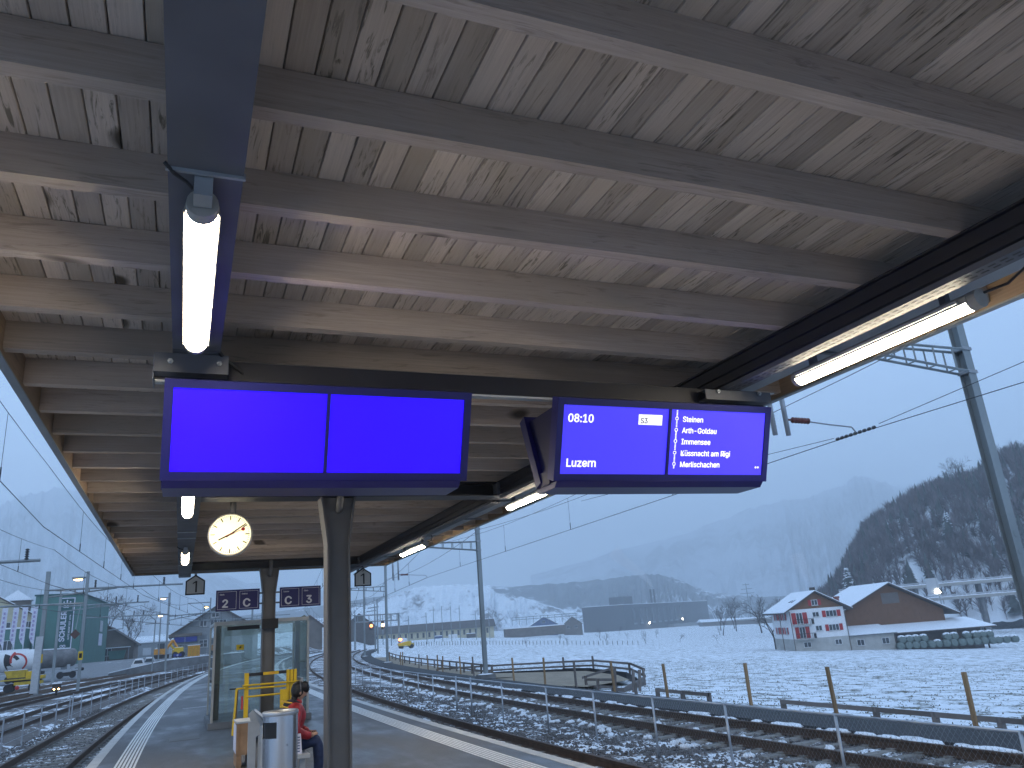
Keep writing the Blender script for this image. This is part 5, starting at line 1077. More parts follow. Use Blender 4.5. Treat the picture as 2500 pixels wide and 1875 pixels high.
# ---------------------------------------------------------------- wooded hillside
ridge = [(294, 316, -2), (300, 309, 3), (304, 304, 9), (307, 301, 15.0), (310, 298, 22), (315, 292, 31), (321, 286, 37), (328, 278, 41), (333, 272, 45), (338, 266, 47), (341, 262, 47), (345, 257, 47), (349, 251, 49), (353, 245, 54), (357, 239, 56), (360, 235, 56), (366, 225, 60), (374, 212, 64), (383, 195, 66), (400, 150, 66), (410, 90, 64), (415, 20, 60), (410, -60, 55)]
def ridge_surface(rg, kf, zf, kb, rows=14, amp=1.0, seed=1, sub=4):
    rnd = random.Random(seed); pts = []
    for a, c_ in zip(rg, rg[1:]):
        for i in range(sub): f = i/sub; pts.append(tuple(a[j]+(c_[j]-a[j])*f for j in range(3)))
    pts.append(rg[-1]); grid = []
    for (x, y, z) in pts:
        col = []
        for r_ in range(rows+5):
            t = r_/rows
            if t <= 1: k = kf+(1-kf)*t; zz = zf+(z-zf)*math.sin(t*math.pi/2)**.9
            else: k = 1+(kb-1)*(t-1)*rows/4; zz = z*(1-.5*((t-1)*rows/4))
            col.append(Vector((x*k, y*k, zz+(rnd.gauss(0, amp) if 0 < t < 1 else rnd.gauss(0, amp*.4)))))
        grid.append(col)
    return grid
def grid_mesh(grid):
    b = MB(); m = len(grid[0]); b.add([p for col in grid for p in col], [(i*m+k, (i+1)*m+k, (i+1)*m+k+1, i*m+k+1) for i in range(len(grid)-1) for k in range(m-1)]); return b
hg = ridge_surface(ridge, .66, -8, 1.5, 16, .7, 3)
struct(grid_mesh(hg).build('wooded_hill', 'hill_snow', smooth=True))
wood = MB(); con = MB(); rnd = random.Random(11)
def fluff(b, p, h, n, w):
    """mass of fine branches for one far tree"""
    b.add([p+Vector((-.16, 0, -.5)), p+Vector((.16, 0, -.5)), p+Vector((0, 0, h*.75))], [(0, 1, 2)])
    for _ in range(n):
        a = rnd.random()*6.28; zz = h*rnd.uniform(.22, .78); rr_ = w*rnd.uniform(.3, 1.)*math.sin(math.pi*min(1, max(.12, zz/h)))**.6; c0 = p+Vector((0, 0, zz*.8)); tip = p+Vector((math.cos(a)*rr_, math.sin(a)*rr_, zz+h*rnd.uniform(.08, .25)))
        s_ = Vector((-math.sin(a), math.cos(a), 0))*.13+Vector((0, 0, .08)); b.add([c0-s_, c0+s_, tip], [(0, 1, 2)])
def spruce(b, p, h, w, n=9):
    for i in range(n):
        z0 = h*(.10+.85*i/n); r_ = w*(1-i/n)*rnd.uniform(.8, 1.1)+.12; k = 7; a0 = rnd.random()*6
        ring = [p+Vector((math.cos(a0+6.283*j/k)*r_*rnd.uniform(.75, 1.2), math.sin(a0+6.283*j/k)*r_*rnd.uniform(.75, 1.2), z0-h*.03*rnd.random())) for j in range(k)]; b.add(ring+[p+Vector((0, 0, z0+h*1.7/n))], [(j, (j+1) % k, k) for j in range(k)])
def on_road(t_, i): return False
NC = len(hg)
for _ in range(2300):
    i = rnd.uniform(0, NC-14); t = rnd.random()**.8*17; i0, t0 = int(i), int(t); fi, ft = i-i0, t-t0
    p = (hg[i0][t0]*(1-fi)+hg[i0+1][t0]*fi)*(1-ft)+(hg[i0][t0+1]*(1-fi)+hg[i0+1][t0+1]*fi)*ft
    if rnd.random() < .09: spruce(con, p, rnd.uniform(7, 11), rnd.uniform(1.6, 2.6))
    else: fluff(wood, p, rnd.uniform(6.5, 10.5), 46, rnd.uniform(2.4, 4.0))
tag(wood.build('hillside_wood', 'twig_far', kind='stuff'), 'grey leafless wood covering the steep hillside on the right', 'wood')
tag(con.build('hillside_spruces', 'conifer_far', kind='stuff'), 'dark spruces scattered among bare trees on the hillside', 'wood')
# snowy lane up the hillside, snow-laden conifers
b = MB(); lo = [(232, 222, 4.2), (240, 214, 6.0), (248, 206, 9.6), (257, 196, 15.5), (266, 186, 20)]; hi = [(235, 226, 6.0), (245, 219, 10.0), (253, 210, 14.5), (263, 199, 20), (272, 189, 24.5)]
for i in range(4): b.quad(lo[i], lo[i+1], hi[i+1], hi[i])
struct(b.build('snowy_lane', 'snow'))
for k, (x, y, z, h, w) in enumerate(((225, 222, 1, 13, 3.4), (262, 205, 19, 12, 4.0), (250, 202, 13, 7, 2.2))):
    t = thing('snowy_spruce', ('snow covered spruce beside the lower end of the hillside lane', 'broad snow covered conifer halfway up the hillside', 'small snow covered conifer beside the hillside lane')[k], 'tree', (x, y, z)); random.seed(k); rnd = random.Random(k+50)
    b = MB(); spruce(b, Vector((x, y, z)), h, w, 11); b.build('crown', 'conifer_far', t)
    b = MB(); b.tube([(x, y, z-2), (x, y, z+h*.9)], .25, 6, .05); b.build('trunk', 'bark', t)
    b = MB()
    for _ in range(130):
        a = rnd.random()*6.28; zz = rnd.uniform(.08, .95); r_ = w*(1-zz)*rnd.uniform(.5, 1.15)+.1; p = Vector((x+math.cos(a)*r_, y+math.sin(a)*r_, z+h*zz)); s_ = Vector((-math.sin(a), math.cos(a), 0))*rnd.uniform(.25, .6); o_ = Vector((math.cos(a), math.sin(a), -.25))*rnd.uniform(.4, .9); b.add([p-s_, p+s_, p+o_+s_*.6, p+o_-s_*.6, p+Vector((0, 0, .18))], [(0, 3, 2, 1), (0, 1, 4), (1, 2, 4), (2, 3, 4), (3, 0, 4)])
    b.build('snow_load', 'snow', t, kind='stuff')
for k, (ri, h) in enumerate(((40, 13), (43, 15), (46, 11), (53, 14), (56, 13), (59, 12), (33, 9))):
    p = hg[ri][16]; tree('tall bare tree on the hillside skyline, '+ordn(k)+' of seven', p.x, p.y, h, 90+k, p.z-.6, 6, 'skyline trees on the hill', .42)
# ---------------------------------------------------------------- motorway viaduct
va = thing('motorway_viaduct', 'double deck concrete motorway viaduct at the foot of the hill', 'viaduct', (195, 158, -7))
vp = [(176, 178), (188, 165), (193, 158.5), (199, 151), (205, 143), (222, 120), (240, 92)]
for k, (zd, mo) in enumerate(((4.3, 0), (.65, -.4))):
    for (a, c_) in zip(vp, vp[1:]):
        d = (Vector((*c_, 0))-Vector((*a, 0))); nn = Vector((-d.y, d.x, 0)).normalized()*-1
        if nn.dot(Vector((1, 1, 0))) < 0: nn = -nn
        b = MB(); b.obox(Vector((*a, zd-.75)), d, nn*9, (0, 0, .75)); b.build('deck', 'concrete', va)
        b = MB(); b.obox(Vector((*a, zd+.35))-nn*.1, d, nn*.12, (0, 0, .32)); b.build('guard_rail', 'galv', va)
        L = d.length; n = int(L/3)
        b = MB(); b.obox(Vector((*a, zd+.001)), d, nn*.35, (0, 0, .22)); b.build('kerb', 'snow', va)
for i, (x, y) in enumerate(((190, 163.5), (200, 151.5), (212, 135), (228, 112))):
    for dx in (1.2, 6): b = MB(); b.tube([(x+dx*.7, y+dx*.7, -12), (x+dx*.7, y+dx*.7, 3.5)], .5, 10); b.build('pier', 'concrete_dark', va)
gs = thing('road_sign', 'tall grey roadside sign board with a lit warning triangle on the viaduct', 'sign', (184, 153, 1)); b = MB(); b.obox((183.4, 154.4, 1.6), (1.9, -2.3, 0), (.12, .12, 0), (0, 0, 4.2)); b.build('board', 'grey_panel', gs)
b = MB(); b.tube([(185.1, 152.5, -6), (185.1, 152.5, 5.9)], .14, 6); b.build('post', 'galv_dull', gs); b = MB(); b.add([(184.3, 153.1, 1.9), (185.3, 151.9, 1.9), (184.8, 152.5, 3.0)], [(0, 1, 2)]); b.add([(184.25, 153.05, 1.9), (185.25, 151.85, 1.9), (184.75, 152.45, 3.0)], [(0, 1, 2)]); b.build('triangle_light', 'spot_white', gs)
# ---------------------------------------------------------------- factory with chimneys
fa = thing('factory', 'huge dark grey factory hall with slit windows across the field', 'factory', (400, 650, -10)); P1, P2, P3, P4 = (321, 622), (363, 622), (529, 727), (487, 727)
b = MB(); b.prism([P1, P2, P3, P4], 'z', -14, 13.1); b.build('wall', 'factory_wall', fa)
b = MB(); b.prism([P1, P2, P3, P4], 'z', 13.11, 13.5); b.build('roof', 'snow', fa)
dB = Vector((P3[0]-P2[0], P3[1]-P2[1], 0)); nB = Vector((dB.y, -dB.x, 0)).normalized()
for i in range(9):
    o_ = Vector((*P2, -3))+dB*(.085+.066*i)+nB*.05; b = MB(); b.obox(o_, dB.normalized()*3.2, nB*.3, (0, 0, 12.5)); b.build('slit_window', 'pane_dark', fa)
    b = MB(); b.obox(o_-dB.normalized()*.8-Vector((0, 0, 1.5)), dB.normalized()*4.8, nB*1.2, (0, 0, 1.5)); b.build('lower_vent', 'grey_wall', fa)
b = MB(); b.obox(Vector((*P2, -14))+dB*.45+nB*.05, dB*.30, nB*6, (0, 0, 6.5)); b.build('loading_bay', 'factory_base', fa)
b = MB(); b.prism([(379, 650), (396, 661), (388, 673), (371, 662)], 'z', 13.2, 21); b.build('roof_plant', 'factory_wall', fa)
for dx in (0, 5.5): b = MB(); b.tube([(419+dx, 664+dx*.5, 10), (419+dx, 664+dx*.5, 26.5)], .95, 10); b.build('chimney', 'factory_wall', fa)
for tt, zz in ((.23, -4.2), (.62, -3.4)): b = MB(); b.ball(Vector((*P2, zz))+dB*tt+nB*1.3, .9, n=8, m=6); b.build('wall_lamp', 'spot_white', fa)
lb_ = thing('depot_shed', 'low dark shed with snowy arched roof right of the factory', 'shed', (470, 600, -12)); b = MB(); b.prism([(425, 596), (480, 566), (492, 586), (437, 618)], 'z', -16, -7); b.build('wall', 'brown_wall', lb_)
b = MB(); b.add([(424, 595, -7), (481, 564, -8.2), (493, 587, -8.2), (436, 620, -7), (430, 607, -4.6), (487, 575, -6.5)], [(0, 1, 5, 4), (4, 5, 2, 3), (0, 4, 3), (1, 2, 5)]); b.build('roof', 'snow', lb_)
def pylon(label, x, y, z0, h):
    t = thing('power_pylon', label, 'pylon', (x, y, z0), 'power pylons behind the factory'); b = MB(); b.tube([(x, y, z0), (x, y, z0+h)], .8, 5, .35); b.build('mast', 'mast_steel', t)
    for k, w in ((.97, 3.2), (.86, 5.2), (.75, 6.4)): q = MB(); q.bar((x-w*.8, y+w*.6, z0+h*k), (x+w*.8, y-w*.6, z0+h*k), .38); q.build('cross_arm', 'mast_steel', t)
pylon('power pylon rising over the left part of the factory roof', 398, 694, -9, 37); pylon('power pylon standing right of the factory', 501, 623, -12, 37)
# smoke plumes (real volumes)
def smoke(name, label, pts, rs, dens):
    b = MB(); b.tube(pts, rs, 12); b.f = [f[::-1] for f in b.f]; o = b.build(name, 'snow', kind='stuff'); tag(o, label, 'smoke'); m = bpy.data.materials.new(name); m.use_nodes = True; t = m.node_tree; t.nodes.clear()
    out = N(t, 'ShaderNodeOutputMaterial'); v = N(t, 'ShaderNodeVolumePrincipled'); v.inputs['Color'].default_value = (.95, .95, .97, 1); v.inputs['Density'].default_value = dens; t.links.new(v.outputs[0], out.inputs['Volume']); o.data.materials.clear(); o.data.materials.append(m)
smoke('smoke_plume', 'pale smoke plume drifting left from the factory chimneys', [(424, 667, 27), (422, 668, 33), (417, 670, 40), (410, 673, 47), (400, 677, 56), (392, 680, 66)], [1.0, 2.2, 3.4, 4.6, 6.0, 7.5], .07)
smoke('chimney_smoke', 'white smoke rising from the farmhouse chimney', [tuple(F.P(6.8, 5.9, 4.6)), tuple(F.P(6.9, 6.0, 5.6)), tuple(F.P(6.2, 6.0, 7.2)), tuple(F.P(5.4, 6.2, 9.0)), tuple(F.P(5.2, 6.4, 10.8))], [.35, .7, 1.1, 1.4, 1.5], .14)
# ---------------------------------------------------------------- far houses, depot, signals straight ahead
def gable(name, label, o, ang, W, L, z0, zt, zr, wall, roof='snow', cat='house', wins=(), ov=.6, under='roof_dark', gab=None):
    G = Frame(o, ang); t = thing(name, label, cat, (*G.P(W/2, L/2, 0).xy, z0)); b = MB(); G.box(b, 0, W, 0, L, z0-4, zt); b.build('wall', wall, t)
    b = MB(); G.wedge(b, [(0.02, zt+.01), (W-.02, zt+.01), (W/2, zr-.2)], .05, L-.05); b.build('gable_wall', gab or wall, t)
    for e in (-ov, W+ov):
        ze = zt-(zr-zt)*ov/(W/2); b = MB(); G.wedge(b, [(e, ze), (W/2, zr), (W/2, zr-.25), (e, ze-.25)], -ov, L+ov); r_ = b.build('roof', under, t)
        b = MB(); G.wedge(b, [(e, ze+.01), (W/2, zr+.01), (W/2, zr+.15), (e, ze+.15)], -ov+.05, L+ov-.05); b.build('roof_cover', roof, r_)
    for (u0, u1, a, c_) in wins: window(G, t, u0, u1, a, c_, v=-.04)
    return t, G
gable('blue_house', 'blue house with snowy gable roof left of the factory', (205, 470), -.35, 17, 12, -5, 1.5, 6.2, 'blue_wall', wins=[(2, 4, -1.5, .3), (6, 8, -1.5, .3), (10, 12, -1.5, .3), (7.4, 9.4, 2.4, 4)])
gable('brown_house', 'brown house with snowy roof beside the blue house', (226, 466), -.45, 12, 12, -6, .8, 5.2, 'brown_wall', wins=[(2, 4, -2, -.4), (7, 9, -2, -.4)])
wh = thing('goods_depot', 'very long depot with dark roof and cream walls beyond the field', 'depot', (110, 405, 0)); G = Frame((72, 414), math.atan2(-20, 72)); Lw = 81
b = MB(); G.box(b, 0, Lw, 0, 16, -4, 2.9); b.build('wall', 'cream_wall', wh)
b = MB(); b.add([G.P(-1, -1.5, 2.6), G.P(Lw+1, -1.5, 2.6), G.P(Lw+1, 8, 6.6), G.P(-1, 8, 6.6), G.P(Lw+1, 17, 2.6), G.P(-1, 17, 2.6)], [(0, 1, 2, 3), (3, 2, 4, 5), (0, 3, 5), (1, 4, 2)]); b.build('roof', 'roof_dark', wh)
b = MB(); G.box(b, -1, Lw+1, 7.7, 8.3, 6.5, 6.75); b.build('ridge_snow', 'snow', wh)
for i in range(26): window(G, wh, 2+i*3, 3.1+i*3, -.4, 2.0, v=-.05, bars=0, mull='brown_wall')
for i, (u, v, w) in enumerate(((8, -14, 9), (30, -9, 11), (50, -10, 7), (57, -8, 8), (66, -12, 8), (22, -14, 6))):
    p = G.P(u, v, -1.2); t = thing('snowy_vehicle', 'snow covered vehicle parked before the long depot, '+ordn(i)+' from the left' if False else 'snow topped lorry or car parked in front of the long depot, '+ordn((0, 2, 3, 4, 5, 1)[i])+' from the left', 'vehicle', p, 'vehicles before the depot')
    q = MB(); q.obox(p+Vector((0, 0, -.9)), (w*.55, -w*.15, 0), (.6, 2.2, 0), (0, 0, 1.9)); q.build('body', ('red_paint', 'tank_white', 'blue_wall', 'tank_white', 'roof_dark', 'green_wall')[i], t); q = MB(); q.obox(p+Vector((.05, .1, 1.01)), (w*.53, -w*.145, 0), (.55, 2, 0), (0, 0, .35)); q.build('snow_cover', 'snow', t)
sgn = thing('signal_gantry', 'steel signal gantry spanning the far tracks with two lit signals', 'gantry', (52, 224, -1))
for x in (44.5, 57.0):
    for dy in (0, .9): b = MB(); b.bar((x, 224+dy, -3), (x, 224+dy, 7.8), .28); b.build('leg', 'mast_steel', sgn)
for z in (7.7, 5.95): b = MB(); b.bar((44.5, 224, z), (57, 224, z-.15), .25); b.build('chord', 'mast_steel', sgn)
for i in range(8): x = 45.2+i*1.6; b = MB(); b.bar((x, 224, 5.9), (x, 224, 7.65), .16); b.build('brace', 'mast_steel', sgn)
for x, m_ in ((48.9, 'beacon'), (52.2, 'lamp_amber')):
    b = MB(); b.box(x-.4, x+.4, 223.7, 224.0, 3.6, 5.9); s_ = b.build('signal_head', 'black_soft', sgn); b = MB(); b.ball((x, 223.5, 4.75), .42, n=8, m=6); b.build('signal_light', m_, s_)
random.seed(5)
for i in range(13):
    x, y = ((46, 232), (60, 246), (68, 255), (76, 262), (90, 300), (94, 302), (98, 303), (102, 304), (118, 330), (126, 335), (38, 170), (34, 150), (70, 300))[i]; h = (11, 10, 9, 10, 13, 13, 13, 13, 11, 11, 10, 10, 11)[i]
    t = thing('line_pole', 'thin distant line pole over the far station throat, '+ordn(i)+' of thirteen', 'pole', (x, y, -2), 'distant line poles'); b = MB(); b.tube([(x, y, -3), (x, y, -1.6+h)], .17, 6, .12); b.build('shaft', 'mast_steel', t)
    b = MB(); b.bar((x-1.8, y, h-3.1), (x+.3, y, h-2.9), .12); b.build('bracket_arm', 'mast_steel', t)
sub = thing('switchyard_frame', 'grey steel switchyard frames on the low building beyond the field', 'frame', (160, 400, 0)); b = MB(); b.obox((156, 392, -4), (30, -10, 0), (4, 12, 0), (0, 0, 4.6)); b.build('building', 'brown_wall', sub); b = MB(); b.obox((156, 392, .61), (30, -10, 0), (4, 12, 0), (0, 0, .5)); b.build('roof_snow', 'snow', sub)
for i in range(10): x, y = 160+i*3.6, 391-i*1.2; b = MB(); b.bar((x, y, 2), (x, y, 6.2), .22); b.build('frame_post', 'mast_steel', sub)
for z in (6.0, 4.9): b = MB(); b.bar((160, 391, z), (193, 380, z), .22); b.build('frame_beam', 'mast_steel', sub)
# ---------------------------------------------------------------- mountains and haze
def noisy(rg, seed, jag): rnd = random.Random(seed); return [(x, y, z+rnd.uniform(-jag, jag)) for x, y, z in rg]
def mountain(name, rg, kf, zf, kb, m, seed, jag, rows=16, sub=8, amp=6.):
    rn = random.Random(seed); pts = []
    for a, c_ in zip(rg, rg[1:]):
        for i in range(sub): f = i/sub; pts.append((a[0]+(c_[0]-a[0])*f, a[1]+(c_[1]-a[1])*f, a[2]+(c_[2]-a[2])*f+rn.uniform(-jag, jag)))
    g = []
    gul = [rn.uniform(-1, 1) for _ in pts]
    for j, (x, y, z) in enumerate(pts):
        col = []
        for r_ in range(rows+4):
            t = r_/rows
            if t <= 1: k = kf+(1-kf)*t; zz = zf+(z-zf)*(t**1.15)+math.sin(t*3.14)*gul[j]*amp*3
            else: k = 1+(kb-1)*(t-1)*rows/3; zz = z*(1-.4*((t-1)*rows/3))
            col.append(Vector((x*k, y*k, zz+(rn.gauss(0, amp) if 0 < t < 1 else 0))))
        g.append(col)
    return struct(grid_mesh(g).build(name, m, smooth=False))
mountain('mountain_right', [(1700, 3850, 260), (2308, 3509, 375.8), (2534, 3349, 436.6), (2696, 3220, 495.1), (2820, 3112, 517.2), (2889, 3048, 509.6), (2946, 2993, 532.6), (2983, 2957, 546.8), (3040, 2898, 555.5), (3061, 2876, 587.4), (3086, 2849, 591.8), (3131, 2799, 568.8), (3184, 2739, 528.0), (3252, 2658, 487.0), (3377, 2497, 410.9), (3512, 2303, 323.3), (3700, 1900, 260)], .5, -30, 1.3, 'mountain', 4, 8, amp=9)
mountain('mountain_left', [(-2300, 3300, 520), (-1700, 3500, 560), (-1104, 3636, 628.6), (-854, 3703, 620.8), (-720, 3731, 632.4), (-667, 3741, 667.8), (-612, 3750, 690.0), (-525, 3764, 715.1), (-432, 3775, 699.1), (-333, 3785, 646.2), (-213, 3794, 537.5), (-57, 3800, 426.0), (258, 3791, 286.0), (700, 3720, 200)], .5, -30, 1.3, 'mountain', 9, 9, amp=9)
mountain('hill_middle', [(100, 1690, 60), (406, 1651, 84.0), (479, 1631, 91.2), (576, 1599, 86.5), (720, 1540, 82.7), (789, 1506, 81.7), (857, 1468, 85.6), (890, 1449, 87.4), (921, 1429, 85.5), (952, 1409, 73.8), (980, 1389, 53.8), (1008, 1369, 41.2), (1046, 1340, 30.2), (1091, 1304, 20.7), (1300, 1100, 15)], .62, -30, 1.3, 'midhill', 6, 2, amp=3)
mountain('hill_snowy', [(-300, 1060, 22), (-100, 1090, 24), (104, 1095, 26.5), (179, 1085, 32.5), (217, 1078, 43.9), (269, 1067, 55.9), (295, 1060, 63.3), (334, 1048, 63.2), (367, 1037, 61.4), (391, 1028, 58.3), (398, 1025, 49.1), (423, 1015, 41.8), (441, 1008, 36.4), (471, 994, 23.5), (518, 970, 7.8), (600, 920, -5)], .75, -25, 1.3, 'hill_snow', 7, 1.2, amp=1.6)
# ---------------------------------------------------------------- low fence along the left track
lfz = thing('track_fence', 'low wire fence with thin posts beyond the left track', 'fence', on(-4.6, 40, -.7)); py = 16.
lys = []
while py < 112: lys.append(py); py += 2.6 if py < 60 else 3.4
for i, y in enumerate(lys):
    q = on(-4.6, y, -.75); b = MB(); b.tube([q, (q[0], q[1], .28)], .022 if y < 50 else .03, 6); b.build('post', 'galv', lfz)
    if i in (8, 13): b = MB(); q = on(-4.6, y+.6, -.75); b.tube([q, (q[0], q[1], .34)], .026, 6); b.build('post', 'galv', lfz)
for z in (.24, -.1, -.45):
    b = MB(); b.tube([on(-4.6, y, z) for y in lys], .008 if z < .2 else .014, 4); b.build('wire', 'galv_dull', lfz)
# ---------------------------------------------------------------- overhead line of the left tracks and yard
wires('overhead_wire', 'overhead contact wire above the left platform track', -3.05, 5.85, [-12, 20, 44.5, 73.3, 100, 130], 4.5, .0075, .35, dro=6)
wires('overhead_wire', 'higher overhead wires above the first yard track on the left', -7.2, 6.9, [8, 44.5, 73.3, 100, 130, 160], 5.2, .010, .6, dro=9)
wires('overhead_wire', 'overhead wires above the back yard tracks at far left', -12.2, 7.0, [20, 44.5, 73.3, 100, 130, 160], 5.2, .011, .6, dro=10)
def ymast(label, x, y, zb, zt, beams=(), lamp=None, yellow=False, H=.26, extra=None):
    t = thing('yard_mast', label, 'mast', (x, y, zb), 'overhead line masts in the yard'); b = MB(); hmast(b, x, y, zb-.1, zt, H, H); b.build('post', 'mast_steel', t)
    b = MB(); b.box(x-.4, x+.4, y-.4, y+.4, zb-.6, zb+.12); b.build('foundation', 'concrete_dark', t)
    if yellow: b = MB(); b.box(x-H*.75, x+H*.75, y-.16, y-.13, 1.6, 2.25); b.build('number_plate', 'yellow_paint', t); b = MB(); b.box(x-.1, x+.1, y-.165, y-.161, 1.75, 2.1); b.build('plate_print', 'sign_black', t)
    for (x1, z0, z1, truss) in beams:
        b = MB(); b.bar((x, y, z0), (x1, y, z1), .11); 
        b.build('beam', 'mast_steel', t)
        if truss:
            xe = x+(x1-x)*truss; b = MB(); b.bar((x, y, z0-.55), (xe, y, z0+(z1-z0)*truss-.06), .09); b.build('strut', 'mast_steel', t)
            for k in range(4): f = (k+1)/5*truss; xx = x+(x1-x)*f; b = MB(); b.bar((xx, y, z0+(z1-z0)*f), (xx, y, z0-.55+(.5)*f/truss), .07); b.build('batten', 'mast_steel', t)
    if lamp:
        lx, lz = lamp; b = MB(); b.bar((x, y, lz+.1), (lx-.25, y, lz+.1), .09); b.build('lamp_arm', 'mast_steel', t); b = MB(); b.box(lx-.42, lx+.38, y-.2, y+.2, lz-.02, lz+.16); b.build('lamp_head', 'lamp_housing', t); b = MB(); b.ball((lx-.02, y, lz-.03), 1, .32, .18, .10, 10, 6); b.build('lamp_glass', 'lamp_amber', t)
    return t
def hang_ins(t, x, y, z, up=True, L=.6):
    b = MB(); insul(b, (x, y, z), (0, 0, 1 if up else -1), L, .10, 5); b.build('insulator', 'insulator_dark', t, smooth=True)
m0 = ymast('yard mast standing just outside the left edge, its arm reaching in', -12.2, 44.5, -.8, 8.6, [(-6.6, 6.30, 6.42, .62)]); hang_ins(m0, -7.2, 44.5, 6.46, True, .55)
mA = ymast('leftmost grey yard mast with a yellow plate before the tank wagons', -10.2, 73.3, -.8, 8.6, [(-.1, 7.12, 7.16, .5)], yellow=True, H=.30); hang_ins(mA, -6.75, 73.3, 7.2, True); hang_ins(mA, -1.6, 73.3, 7.2, True)
q = MB(); q.obox((-10.62, 73.1, -.6), (.5, 0, 0), (0, .3, 0), (.05, 0, 4.2)); q.build('cable_duct', 'grey_panel', mA)
mB = ymast('brown lamp mast with yellow plate and glowing lamp left of the platform', -7.2, 71.7, -.8, 8.35, [(-14, 5.87, 5.95, 0)], lamp=(-7.85, 7.78), yellow=True, H=.22)
dm = thing('diamond_sign', 'dark brown diamond board hanging beside the lamp mast', 'sign', (-7.5, 69.6, 3.5)); MB().prism([(-7.85, 3.5), (-7.5, 3.14), (-7.15, 3.5), (-7.5, 3.86)], 'y', 69.6, 69.64).build('board', 'diamond_brown', dm); b = MB(); b.bar((-7.5, 69.66, 3.86), (-7.5, 71.5, 5.8), .04); b.build('hanger', 'mast_steel', dm)
m4 = ymast('yard mast partly hidden by the green building corner', -12.5, 100, -.8, 8.6, [(-3.6, 7.33, 7.37, .7)]); hang_ins(m4, -4.8, 100, 7.42, True, .75); hang_ins(m4, -7.0, 100, 7.40, True, .75)
q = MB(); q.tube([(-9.0, 100, 7.2), (-7.2, 100, 7.1), (-6.1, 100, 6.2), (-6.1, 100, 4.6), (-7.6, 100, 4.5)], .07, 6); q.build('drop_bracket', 'mast_steel', m4)
mC = ymast('tall lamp mast in the yard behind the low fence, lamp glowing', -1.85, 122, -.8, 9.7, [(-12, 6.78, 6.95, 0), (4.5, 6.5, 6.75, .7)], lamp=(-2.6, 8.95), H=.26)
for x in (-6.2, -5.0, 2.8): hang_ins(mC, x, 122, 6.95, True, .6)
q = MB(); q.tube([(-4.3, 122, 6.85), (-3.45, 122, 6.1), (-3.5, 122, -.6)], .09, 6); q.build('drop_bracket', 'mast_steel', mC)
m6 = ymast('distant yard mast with small lamp beside the diggers', -3.2, 140, -.6, 7.3, [(-5.4, 6.3, 6.25, 0)], lamp=(-3.25, 7.4), H=.2)
m7 = ymast('thin distant mast before the grey gabled station building', 4.0, 135, -.6, 9.5, [(.7, 8.8, 8.8, 0)], lamp=(3.4, 8.1), H=.2)
m8 = ymast('far portal mast behind the sector signs', 11.5, 150, -.6, 9.8, [(1.0, 6.5, 6.6, 0), (18, 6.8, 6.7, .6)], H=.3); m9 = ymast('twin grey portal post behind the glass shelter', 13.4, 152, -.6, 9.8, [], H=.34)
ds = thing('dwarf_signal', 'low dwarf signal with two small lights between yard rails', 'signal', (-8.4, 69.5, -.75)); MB().box(-8.65, -8.1, 69.4, 69.7, -.45, .05).build('housing', 'black_soft', ds); MB().box(-8.45, -8.3, 69.5, 69.6, -.8, -.451).build('stem', 'black_soft', ds); MB().box(-8.68, -8.07, 69.38, 69.72, .051, .12).build('snow_cap', 'snow', ds)
for x in (-8.52, -8.22): b = MB(); b.ball((x, 69.38, -.32), .055, n=8, m=6); b.build('light', 'lamp_amber', ds)
